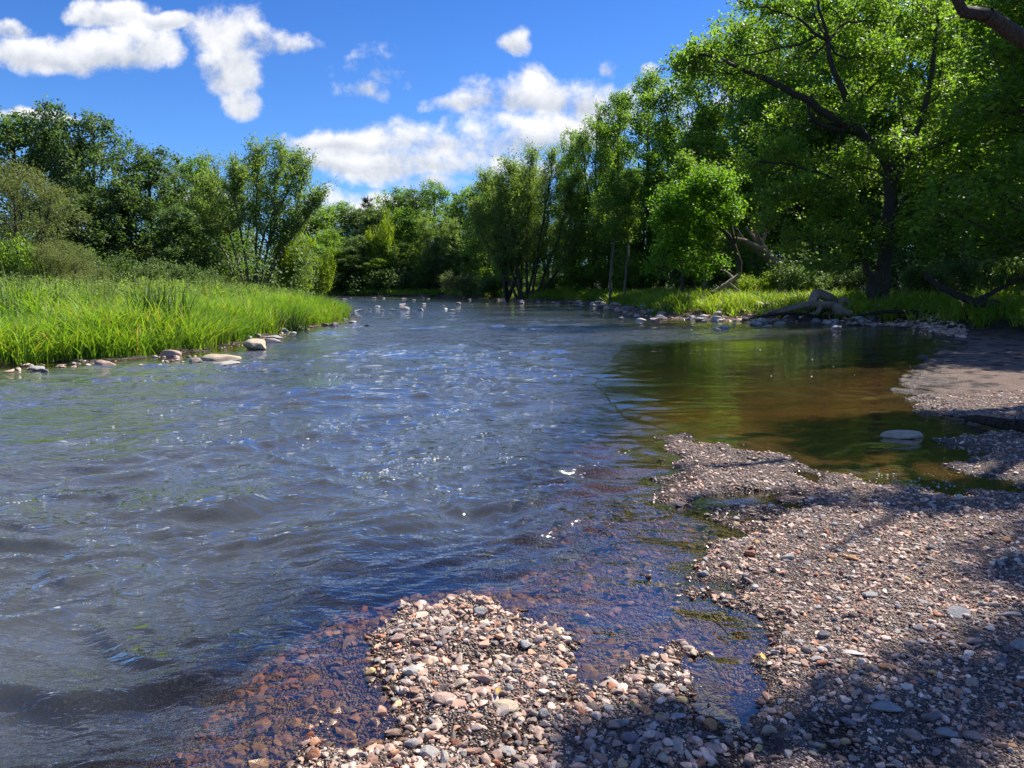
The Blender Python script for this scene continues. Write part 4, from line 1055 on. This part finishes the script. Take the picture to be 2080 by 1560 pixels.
# second, thin stem of the same clump
drawn_tree('leaning_tree', [([(1772,622),(1768,590),(1765,560),(1740,500),(1700,440)], 37.4, -.5, .28, .08, 0)],
   [(1700,430,37,60,40,1.5),(1740,480,37,50,40,1.5)], 22, 60, .24, .14, 'short forked trunk leaning left at the foot of the big leaning tree', M_maple, M_bark, 70, ground=True)
drawn_tree('lime_tree', [([(1502,590),(1500,540),(1492,500),(1470,470),(1430,440),(1400,420)], 46, 0, .20, .06, 0), ([(1495,505),(1480,440),(1460,400),(1440,360)], 46, -1, .10, .03, 1), ([(1495,490),(1500,440),(1490,400)], 46, -1, .07, .02, 1)],
   [(1400,400,46,60,45,2),(1450,370,45.5,60,40,2),(1360,430,46,45,40,1.8),(1420,450,45,60,45,1.8),(1480,430,45,35,50,1.5),(1380,500,45.5,60,45,1.8),(1430,540,45,50,30,1.5),(1350,530,46,45,35,1.5)],
   23, 54, .27, .17, 'lime green tree with glowing sunlit leaves on a thin bent trunk', M_lime, M_bark, 420, bf=.4)
# trees with visible slim or dark trunks on the right bank
for i, (px, Y, top, hw, lab, rr_) in enumerate([(1237,70,330,45,'slim straight pale trunk standing above the bank grass, left of the pair',.15),(1268,72,330,40,'slim straight pale trunk right of its twin above the bank grass',.13),
     (1385,50,300,50,'thin dark leaning trunk left of the lime green tree',.12),(1432,50,330,45,'pale slim stub trunked tree behind the lime green tree',.14),(1952,44,60,80,'dark straight trunk right of the big leaning tree',.30),(2022,42,40,80,'thick dark trunk near the right edge',.42),(2040,40,100,60,'narrow pale trunk close beside the thick dark trunk',.18)]):
    r_ = np.random.RandomState(500 + i); base = pt(px, 590, Y); zb = H1(base[0], Y); H = pt(px, top, Y)[2] - zb
    L = gen_lobes(r_, H, hw / F * Y, H * .45, 14, (.2, .34))
    w_, lv = build_tree([straight(r_, H * .95, rr_, r_.uniform(-.04, .04), 12)], lobes_tips(L, 170, r_), 520 + i, 52, .30, .18)
    tm, cm = tree_meshes('t', w_, lv, M_barkp if 'pale' in lab else M_bark, M_maple)
    put_tree('forest_tree', tm, cm, (base[0], Y, zb), lab)
# near tree beyond the right edge: its limb crosses the top right corner and its crown shades the beach
def world_tree(name, limbs, lobes, seed, ntips, per, cr, size, label, **kw):
    r_ = np.random.RandomState(seed); trs = []; base = np.array([limbs[0][0][0], limbs[0][0][1], H1(limbs[0][0][0], limbs[0][0][1])])
    for li, lb in enumerate(limbs):
        A = np.array(lb, float); s = np.linspace(0, len(A) - 1, 14); tr = []
        for i, u in enumerate(s):
            a = int(min(u, len(A) - 2)); c = A[a] + (A[a + 1] - A[a]) * (u - a); c[:3] += r_.normal(0, .05, 3) * (i > 0) - base; tr.append(list(c))
        if li: tr[0] = tr[0] + [1]
        else: tr[0][2] = -.4
        trs.append(tr)
    L = [(a - base[0] + (.6 if a < 11 else 0), b - base[1] - (1.4 if a < 11 else 0), c - base[2], d, e, f) for (a, b, c, d, e, f) in lobes]
    w_, lv = build_tree2(trs, lobes_tips(L, ntips, r_, .2), seed, per, cr, size, **kw)
    tm, cm = tree_meshes(name, w_, lv, M_bark, M_maple); return put_tree(name, tm, cm, tuple(base), label)
c1, c2, c3 = pt(2240, 150, 12.2), pt(2060, 75, 11.8), pt(1880, -25, 11.6)
world_tree('overhanging_tree', [
   [(14.5,13,-.3,.42),(14,12.8,2.5,.36),(12.8,12.6,5,.30),(11,11.8,7.5,.18),(9.5,10.5,9.5,.05),(8,9.2,10.3,.015)],
   [(13.2,12.6,4,.2),(*c1,.17),(*c2,.12),(*c3,.07)],
   [(12.8,12.6,5,.2),(12.5,10.5,8,.09),(11,8.5,9.6,.03)],
   [(12.8,12.6,5,.2),(13.5,14,9,.13),(12,15,12,.05)],
   [(11,11.8,7.5,.15),(9.5,12,9.5,.09),(8,12,10.2,.03)]],
   [(6.2,8.78,9.4,.8,.16,.2),(7.0,8.95,9.4,.7,.22,.25),(7.8,9.15,9.4,.7,.35,.3),(8.9,9.4,9.4,1.0,.5,.4),(9.4,10.1,9.4,.9,.4,.4),(10.1,9.4,9.4,1.1,.8,.6),(8.6,8.5,9.3,1.2,.4,.4),
    (7.6,11.9,9.3,.7,.16,.3),(8.9,11.8,9.4,.7,.18,.3),(9.4,12.5,9.4,.8,.2,.3),(10.4,12.1,9.5,1.0,.4,.5),(10.2,11.2,9.6,.8,.3,.4),(12.8,14.5,11.5,2,1.6,1.2),(11.5,9.6,10.6,1.6,1.2,.9)],
   31, 1000, 80, .17, .105, 'dark limb of an overhanging tree crossing the top right corner', bf=.4, seg=.5, r_twig=.006, mid=.25)
for (X, Y, H, W_) in ((19.5,26,15,4.0),(22.5,30,17,4.5),(25,34,17,5)):
    T('forest', 0, 0, Y, W_ / Y * F, 'leafy tree leaning in at the right edge, shading the sandy shore', 'trees at the right edge', x=X, H=H)
# undergrowth that closes the wood
n = 2600; xs = rs.uniform(4, 60, n); ys = rs.uniform(44, 100, n); k = (psd(MAIN, xs, ys) > 9); xs, ys = xs[k], ys[k]
c = np.stack([xs, ys, height(xs, ys) + rs.uniform(.3, 3.6, len(xs))], 1)
lv = leaves(c, np.tile([0, 0, 1.], (len(c), 1)), rs, 34, .55, .24)
o = link('undergrowth', mesh_np('undergrowth', lv[0], lv[1], M_oak, False, {'tint': lv[2]})); tag(o, 'dark tangled undergrowth filling the wood on the right bank', None, None, 'stuff')
n = 3000; xs = rs.uniform(-70, -13, n); ys = rs.uniform(50, 80, n); k = (psd(LEFT, xs, ys) > 1.5); xs, ys = xs[k], ys[k]
c = np.stack([xs, ys, height(xs, ys) + rs.uniform(.3, 4.5, len(xs))], 1)
lv = leaves(c, np.tile([0, 0, 1.], (len(c), 1)), rs, 34, .55, .24)
o = link('undergrowth', mesh_np('undergrowth', lv[0], lv[1], M_oak, False, {'tint': lv[2]})); tag(o, 'dark undergrowth beneath the island trees', None, None, 'stuff')
n = 3000; xs = rs.uniform(-70, 10, n); ys = rs.uniform(138, 175, n); k = (psd(MAIN, xs, ys) > 1.0); xs, ys = xs[k], ys[k]
c = np.stack([xs, ys, height(xs, ys) + rs.uniform(.3, 4, len(xs))], 1)
lv = leaves(c, np.tile([0, 0, 1.], (len(c), 1)), rs, 30, .8, .42)
o = link('undergrowth', mesh_np('undergrowth', lv[0], lv[1], M_oak, False, {'tint': lv[2]})); tag(o, 'dark undergrowth along the far bank across the river', None, None, 'stuff')
# ------------------------------------------------------------------ grass
print('grass')
def blades(x, y, z, L, wd, az, lean, rs, tint):
    """curved tapering blades, 3 quads each"""
    n = len(x); s = np.array([0, .38, .72, 1.0])
    bend = lean[:, None] * s[None] ** 1.8 * L[:, None]
    up_ = L[:, None] * (s[None] - .30 * np.clip(lean, 0, 1.5)[:, None] * s[None] ** 2.5)
    cxp = x[:, None] + np.cos(az)[:, None] * bend; cyp = y[:, None] + np.sin(az)[:, None] * bend; czp = z[:, None] + up_
    ta = az + rs.uniform(.6, 2.5, n); wv = wd[:, None] * np.array([.8, 1.0, .7, .06])[None] * .5
    ox = np.cos(ta)[:, None] * wv; oy = np.sin(ta)[:, None] * wv
    A = np.stack([cxp - ox, cyp - oy, czp], -1); B = np.stack([cxp + ox, cyp + oy, czp], -1)
    V_ = np.stack([A, B], 2).reshape(n, 8, 3)
    q = np.array([[0, 1, 3, 2], [2, 3, 5, 4], [4, 5, 7, 6]])
    F_ = (q[None] + (np.arange(n) * 8)[:, None, None]).reshape(-1, 4)
    return V_.reshape(-1, 3), F_, np.repeat(tint, 8)
def tufts(name, cx_, cy__, per, L0, spread, wd, mat, label, kind='stuff', lean=(.25, 1.15), cat_=None, zoff=0.0, Lvar=None):
    n = len(cx_); z = height(cx_, cy__) + zoff; N = n * per
    hv = (0.45 + 1.0 * fbm(cx_ * .8, cy__ * .8, 201, 4)) * rs.uniform(.85, 1.15, n) if Lvar is None else Lvar
    tt = np.clip(rs.uniform(0, 1, n) * .35 + sst(.3, .7, fbm(cx_ * .45, cy__ * .45, 222, 3)) * .45 - .05, 0, .9)
    x = np.repeat(cx_, per) + rs.normal(0, spread, N); y = np.repeat(cy__, per) + rs.normal(0, spread, N)
    az = rs.uniform(0, 6.283, N); out = np.arctan2(y - np.repeat(cy__, per), x - np.repeat(cx_, per))
    az = np.where(rs.uniform(size=N) < .7, out + rs.normal(0, .5, N), az)
    L = L0 * np.repeat(hv, per) * rs.uniform(.55, 1.15, N)
    v, f, ti = blades(x, y, np.repeat(z, per) - .03, L, np.full(N, wd) * rs.uniform(.6, 1.3, N), az, rs.uniform(lean[0], lean[1], N), rs, np.repeat(tt, per) + rs.uniform(0, .22, N) ** 1.0 + (rs.uniform(size=N) < .05) * .6)
    o = link(name, mesh_np(name, v, f, mat, False, {'tint': ti})); return tag(o, label, cat_, None, kind)
def inpoly(fn, x0, x1, y0, y1, n, lo, hi):
    xs = rs.uniform(x0, x1, n); ys = rs.uniform(y0, y1, n); d = fn(xs, ys) + (fbm(xs * 1.5, ys * 1.5, 303, 2) - .5) * .8; k = (d > lo) & (d < hi); return xs[k], ys[k]
fl = lambda a, b: psd(LEFT, a, b)
xs, ys = inpoly(fl, -26, -8.5, 13, 46, 26000, .25, 3.2)
tufts('tall_grass', xs, ys, 11, .95, .13, .030, M_grass, 'lush bright green tall grass drooping at the edge of the left island')
xs, ys = inpoly(fl, -60, -8.5, 17, 62, 13000, 3.0, 99); k = xs > -1.0 * ys * .85
tufts('tall_grass', xs[k], ys[k], 12, 1.03, .22, .04, M_grass, 'bright green tall grass covering the top of the left island')
xs, ys = inpoly(fl, -40, -9, 20, 60, 700, 4.0, 99)
tufts('seeding_grass', xs, ys, 9, 1.55, .15, .022, M_willow, 'taller pale seeding stalks standing out of the island grass', lean=(.02, .2))
frr = lambda a, b: psd(MAIN, a, b)
xs, ys = inpoly(frr, -8, 40, 27, 125, 30000, 1.6, 9)
kk = ys > 28
xs, ys = xs[kk], ys[kk]
tufts('bank_grass', xs, ys, 12, .85, .18, .042, M_grassd, 'green grass clumps along the top of the right bank')
xs, ys = inpoly(frr, -45, 14, 60, 160, 9000, 1.2, 9)
tufts('bank_grass', xs, ys, 12, .85, .35, .08, M_grassd, 'grass strip along the far shore beyond the rapids')
xs, ys = inpoly(frr, 12, 40, 17, 32, 5200, 2.6, 9)
tufts('bank_grass', xs, ys, 12, .75, .14, .028, M_grassd, 'shaded grass at the right edge under the trees')
n = 1500; xs = rs.uniform(-34, -12, n); ys = rs.uniform(20, 48, n); k = (psd(LEFT, xs, ys) > 1.6) & (fbm(xs * .22, ys * .22, 911, 3) > .5); xs, ys = xs[k], ys[k]
zt = height(xs, ys); c = np.concatenate([np.stack([xs, ys, zt + q_ * rs.uniform(.8, 1.1, len(xs))], 1) for q_ in (.4, .65, .9, 1.08)])
lv = leaves(c, np.tile([0, 0, 1.], (len(c), 1)), rs, 9, .10, .12, aspect=.35)
o = link('weeds', mesh_np('weeds', lv[0], lv[1], M_feather, False, {'tint': lv[2]})); tag(o, 'leafy goldenrod like weeds growing in patches through the island grass', None, None, 'stuff')
# clumps that stand apart
def clump(px, py, L, n, sp, mat, label, name='grass_clump', wd=.03, lean=(.1, .8), cat_='grass clump'):
    x, y = gp(px, py, .1); cx_ = x + rs.normal(0, sp, n); cyy = y + rs.normal(0, sp * .6, n)
    o = tufts(name, cx_, cyy, 10, L, .07, wd, mat, label, None, lean, cat_, Lvar=rs.uniform(.7, 1.2, n))
clump(325, 700, 1.45, 34, .42, M_reed, 'dark green reed clump standing tall in the bright island grass', 'reed_clump', lean=(.05, .45), cat_='reeds')
clump(585, 668, 1.0, 22, .4, M_reed, 'smaller dark reed clump near the tip of the island', 'reed_clump', lean=(.1, .6), cat_='reeds')
clump(1338, 640, .5, 16, .25, M_grass, 'small bright grass tuft alone among the shore rocks of the right bank')
clump(232, 736, .5, 4, .08, M_grass, 'thin grass tuft growing in the water off the island')
clump(430, 716, .45, 12, .3, M_grass, 'low grass tuft reaching the water by the broad flat boulder')
# ------------------------------------------------------------------ driftwood
print('wood')
def log(name, limbs, mat, label, cat_='log', rough=.2, loc=None, seed=1, k=14):
    """one continuous log: limbs are lists of (x, y, z, r); first limb is the body"""
    r_ = np.random.RandomState(seed); V_, F_ = [], []; off = 0
    base = np.array(limbs[0][0][:3])
    for lb in limbs:
        A = np.array(lb, float); m = max(8, len(A) * 6); s = np.linspace(0, len(A) - 1, m); C = []
        for u in s:
            a = int(min(u, len(A) - 2)); f_ = u - a; p0 = A[max(a - 1, 0)]; p1 = A[a]; p2 = A[a + 1]; p3 = A[min(a + 2, len(A) - 1)]
            C.append(.5 * ((2 * p1) + (-p0 + p2) * f_ + (2 * p0 - 5 * p1 + 4 * p2 - p3) * f_ ** 2 + (-p0 + 3 * p1 - 3 * p2 + p3) * f_ ** 3))
        C = np.array(C); d = np.gradient(C[:, :3], axis=0); d /= np.linalg.norm(d, axis=1, keepdims=True)
        u_ = np.cross(d, [0.03, .02, 1.]); u_ /= np.linalg.norm(u_, axis=1, keepdims=True); v_ = np.cross(d, u_)
        th = np.linspace(0, 6.2832, k, endpoint=False); ph = r_.uniform(0, 6.28, 3)
        lum = 1 + rough * (np.sin(2 * th + ph[0])[None] * .6 + np.sin(3 * th + ph[1])[None] * .5) + r_.normal(0, rough * .35, (m, k))
        ring = C[:, None, :3] + (u_[:, None] * np.cos(th)[None, :, None] + v_[:, None] * np.sin(th)[None, :, None]) * (C[:, 3][:, None] * lum)[..., None]
        idx = np.arange(m * k).reshape(m, k); a = idx[:-1]; b = idx[1:]
        q = np.stack([a, np.roll(a, -1, 1), np.roll(b, -1, 1), b], -1).reshape(-1, 4)
        V_.append(ring.reshape(-1, 3)); F_.append(q + off)
        # end caps: centre vertices as thin quads
        for e, row in ((0, idx[0]), (m - 1, idx[-1])):
            V_.append(C[e:e + 1, :3]); ci = m * k + (0 if e == 0 else 1)
            F_.append(np.stack([row[0::2], row[1::2], np.roll(row[0::2], -1), np.full(k // 2, ci)], 1) + off)
        off += m * k + 2
    v = np.concatenate(V_) - base
    o = link(name, mesh_np(name, v, np.concatenate(F_), mat, True)); o.location = base
    return tag(o, label, cat_)
def L3(pts, Y, dY=0.0):
    out = []
    for j, (px, py, rpx) in enumerate(pts):
        yy_ = Y + dY * j / max(1, len(pts) - 1); p = pt(px, py, yy_); out.append((*p, rpx / F * yy_))
    return out
Yd = 34.6
log('driftwood_log', [L3([(1560,634,2),(1590,629,4),(1630,620,6),(1670,619,6),(1700,622,8),(1722,632,6)], Yd, 0.4), L3([(1695,620,10),(1710,632,8),(1732,636,3)], Yd, -.4), L3([(1640,618,6),(1610,626,4),(1575,638,2)], Yd, -.5), L3([(1700,616,7),(1715,610,5),(1728,622,3)], Yd + .3, .2), L3([(1668,620,5),(1660,634,4),(1640,640,2)], Yd + .2, -.6)], M_drift, 'long twisted grey driftwood log lying on the cobbles of the right bank', seed=3)
log('tree_stump', [L3([(1652,618,7),(1654,606,9),(1662,597,10),(1680,602,9),(1700,612,7),(1714,618,5)], Yd + .9, .4), L3([(1655,606,8),(1648,618,7),(1643,628,4)], Yd + .7, -.3)], M_drift, 'thick curved driftwood stump with a mossy rounded top behind the long log', 'stump', seed=4)
log('fallen_tree', [L3([(1568,528,9),(1540,505,8),(1510,490,6),(1488,484,3)], 49, -1), L3([(1560,520,7),(1545,495,6),(1535,470,3),(1530,455,1)], 49, -.5), L3([(1555,512,6),(1530,480,4),(1515,460,1.5)], 49, .5), L3([(1550,505,5),(1520,495,4),(1500,470,1.5),(1490,450,1)], 48.6, .3), L3([(1545,500,4),(1555,470,2.5),(1545,440,1)], 49, .3), L3([(1568,528,9),(1590,545,9),(1610,560,9)], 49, .6)], M_drift, 'pale broken fallen trunk with bare branches fanned up left, beside the lime green tree', 'fallen tree', seed=5)
log('dead_branch', [L3([(1500,560,5),(1470,580,4),(1440,598,3)], 44, -1), L3([(1480,574,3),(1500,590,2),(1530,600,1)], 43.6, -.4), L3([(1490,566,3),(1475,552,2),(1462,548,1)], 43.8, .3)], M_drift, 'thin pale dead branch hanging into the bank grass left of the driftwood', 'branch', seed=6)
log('fallen_branch', [L3([(1880,555,4),(1910,582,6),(1950,602,7),(1990,615,9),(2030,620,9)], 30.5, -1.5), L3([(1985,613,7),(2020,592,5),(2060,572,4),(2100,556,3)], 29.6, -.5)], M_darkw, 'dark fallen branch forking up out of the shaded grass at the right edge', 'branch', seed=7)
log('shore_log', [[(*gp(1950,846,.05), .04, .012), (*gp(1985,853,.06), .07, .045), (*gp(2030,862,.07), .08, .06), (*gp(2080,868,.07), .08, .065), (*gp(2180,880,.07), .08, .07)], [(*gp(2055,866,.1), .10, .02), (*gp(2062,855,.12), .17, .008)]], M_darkw, 'dark wet log lying across the sandy shore at the right edge', seed=8)
log('shore_branch', [L3([(1520,648,1),(1560,640,3),(1610,636,3),(1650,640,2)], 34, .2)], M_darkw, 'thin dark branch on the cobbles left of the driftwood log', 'branch', seed=9)
log('washed_up_branch', [L3([(1745,640,2),(1800,633,3),(1850,634,4),(1900,640,3)], 33.5, -.5)], M_darkw, 'thin dark branch lying on the shore below the big leaning tree', 'branch', seed=10)
for i, (px, py, dx, hgt, lab) in enumerate([(1681,826,-8,15,'thin reed stem poking up out of the pool water'), (1812,812,-7,12,'short reed stem standing in the pool near the sandy shore'), (1926,850,-8,10,'tiny stem poking out of the pool beside the shore log'), (1650,848,-5,6,'shortest stem breaking the pool surface farther left')]):
    x, y = gp(px, py); s = y / F
    log('water_reed', [[(x, y, -.03, .004), (x + dx * s * .5, y, hgt * s * .55, .004), (x + dx * s, y, hgt * s, .0015)]], M_drift, lab, 'stem', seed=20 + i, k=6)
log('stick', [[(*gp(1000*1.0+450,1262,.03), .03, .004), (*gp(1466,1275,.03), .035, .006), (*gp(1480,1290,.03), .03, .003)]], M_darkw, 'small brown stick in the shallow channel beside the right hand beach', 'stick', seed=30, k=8)
# foam flecks on the pool, plus a few painted glints
n = 90; fx_, fy_ = [], []
while len(fx_) < n:
    px, py = rs.uniform(1640, 1960), rs.uniform(962, 1000)
    if abs(py - (968 + (px - 1640) * .07)) < rs.exponential(9): fx_.append(px); fy_.append(py)
for _ in range(10): fx_.append(rs.uniform(1520, 1760)); fy_.append(rs.uniform(700, 765))  # upper flecks imitate sun glints on the water
V_, F_ = [], []; off = 0; th = np.linspace(0, 6.283, 8, endpoint=False)
for px, py in zip(fx_, fy_):
    x, y = gp(px, py); r = rs.uniform(.003, .008) * (1 if py > 900 else 1.5)
    if H1(x, y) > -.01: continue
    top = np.stack([x + np.cos(th) * r * rs.uniform(1, 1.8), y + np.sin(th) * r, np.full(8, .002)], 1); mid_ = np.stack([x + np.cos(th) * r * .6, y + np.sin(th) * r * .6, np.full(8, .002 + r * .5)], 1)
    V_.append(np.concatenate([top, mid_])); i0 = np.arange(8); i1 = (i0 + 1) % 8
    F_.append(np.stack([i0, i1, i1 + 8, i0 + 8], 1) + off); F_.append(np.array([[8, 9, 10, 11], [8, 11, 12, 15], [12, 13, 14, 15]]) + off); off += 16
m, t, out = new_mat('foam'); b = t.n('ShaderNodeBsdfPrincipled'); b.inputs['Base Color'].default_value = (.75, .76, .72, 1); b.inputs['Roughness'].default_value = .4; t.nt.links.new(b.outputs[0], out.inputs[0])  # foam white, also used for the flecks that imitate sun sparkle
tag(link('foam_and_glint_flecks', mesh_np('foam_and_glint_flecks', np.concatenate(V_), np.concatenate(F_), m, True)), 'white foam flecks and a few painted glints on the still pool', None, None, 'stuff')
# white flecks on the riffles: some foam, the rest added as sun sparkles
RL = [((720,976),(850,950),40,9),((850,950),(960,918),22,8),((985,880),(1010,905),12,9),((1010,930),(1090,968),18,12),((1140,985),(1260,925),22,14),((880,838),(950,832),20,3),((820,852),(860,845),10,3),((600,905),(720,860),16,7),
      ((0,1028),(80,1010),16,5),((300,840),(520,800),18,10),((560,770),(1100,735),40,22),((60,900),(500,890),22,30),((700,1000),(1000,1000),18,14)]
V_, F_ = [], []; off = 0
for (a, b, n, spd) in RL:
    for _ in range(n):
        u = rs.uniform(); px = a[0] + (b[0] - a[0]) * u + rs.normal(0, spd); py = a[1] + (b[1] - a[1]) * u + rs.normal(0, spd * .45)
        x, y = gp(px, py); X_ = np.array([x]); Y_ = np.array([y]); h_, sd_, _a, _b, _c, cl_ = height(X_, Y_, True)
        if sd_[0] > -.05: continue
        r = rs.uniform(.0012, .0036) * (y / 6) ** .6; k = 6; th = np.linspace(0, 6.283, k, endpoint=False); ax = rs.uniform(1.5, 5.0); an = rs.uniform(-.2, .8)
        def ring(q, dz):
            lx = np.cos(th) * r * ax * q; ly = np.sin(th) * r * q
            X2 = x + lx * math.cos(an) - ly * math.sin(an); Y2 = y + lx * math.sin(an) + ly * math.cos(an)
            return X2, Y2, dz
        P_ = []
        for q, dz in ((1, .0005), (.55, r * .7)):
            X2, Y2, _z = ring(q, dz); zz, _f = wave(X2, Y2, np.full(k, sd_[0]), np.full(k, cl_[0])); P_.append(np.stack([X2, Y2, zz + dz], 1))
        V_.append(np.concatenate(P_)); i0 = np.arange(k); i1 = (i0 + 1) % k
        F_.append(np.stack([i0, i1, i1 + k, i0 + k], 1) + off); F_.append(np.array([[6, 7, 8, 9], [6, 9, 10, 11]]) + off); off += 12
tag(link('riffle_foam_and_sparkle', mesh_np('riffle_foam_and_sparkle', np.concatenate(V_), np.concatenate(F_), m, True)), 'tiny white flecks of foam and painted sun sparkle on the riffles', None, None, 'stuff')
# fallen leaves on the gravel
cols = {'yellow': (.45, .30, .04), 'brown': (.16, .07, .03), 'green': (.10, .19, .03)}
for i, (px, py, c, lab) in enumerate([(1506, 953, 'yellow', 'small yellow green leaf on the gravel near the pool'), (1340, 1462, 'green', 'small green sprig on the gravel patch between channels'), (1012, 1412, 'yellow', 'yellow leaf on the upper middle of the spit'), (1160, 1438, 'brown', 'curled brown leaf in the wet hollow right of the spit'), (1712, 1478, 'brown', 'curled brown leaf in the bottom shade of the beach'), (1550, 1335, 'yellow', 'faded yellow leaf by the channel edge')]):
    x, y = gp(px, py, .04); z = H1(x, y) + .03; r = .022; u = np.linspace(-1, 1, 7)
    rows = []
    for q in u:
        wv = .45 * (1 - q * q) ** .7 * r + .0006; zz = z + .35 * r * (1 - q * q)
        rows.append([(q * r, -wv, .3 * wv), (q * r, 0, 0), (q * r, wv, .3 * wv)])
    A = np.array(rows).reshape(-1, 3); idx = np.arange(21).reshape(7, 3)
    f = np.stack([idx[:-1, :-1], idx[1:, :-1], idx[1:, 1:], idx[:-1, 1:]], -1).reshape(-1, 4)
    mm, t, out = new_mat('leaf_' + c); b = t.n('ShaderNodeBsdfPrincipled'); b.inputs['Base Color'].default_value = c4(cols[c]); b.inputs['Roughness'].default_value = .6; t.nt.links.new(b.outputs[0], out.inputs[0])
    o = link('fallen_leaf', mesh_np('fallen_leaf', A, f, mm, True)); o.location = (x, y, z); o.rotation_euler = (rs.normal(0, .3), rs.normal(0, .3), rs.uniform(0, 6)); tag(o, lab, 'leaf')
print('done', len(bpy.data.objects))
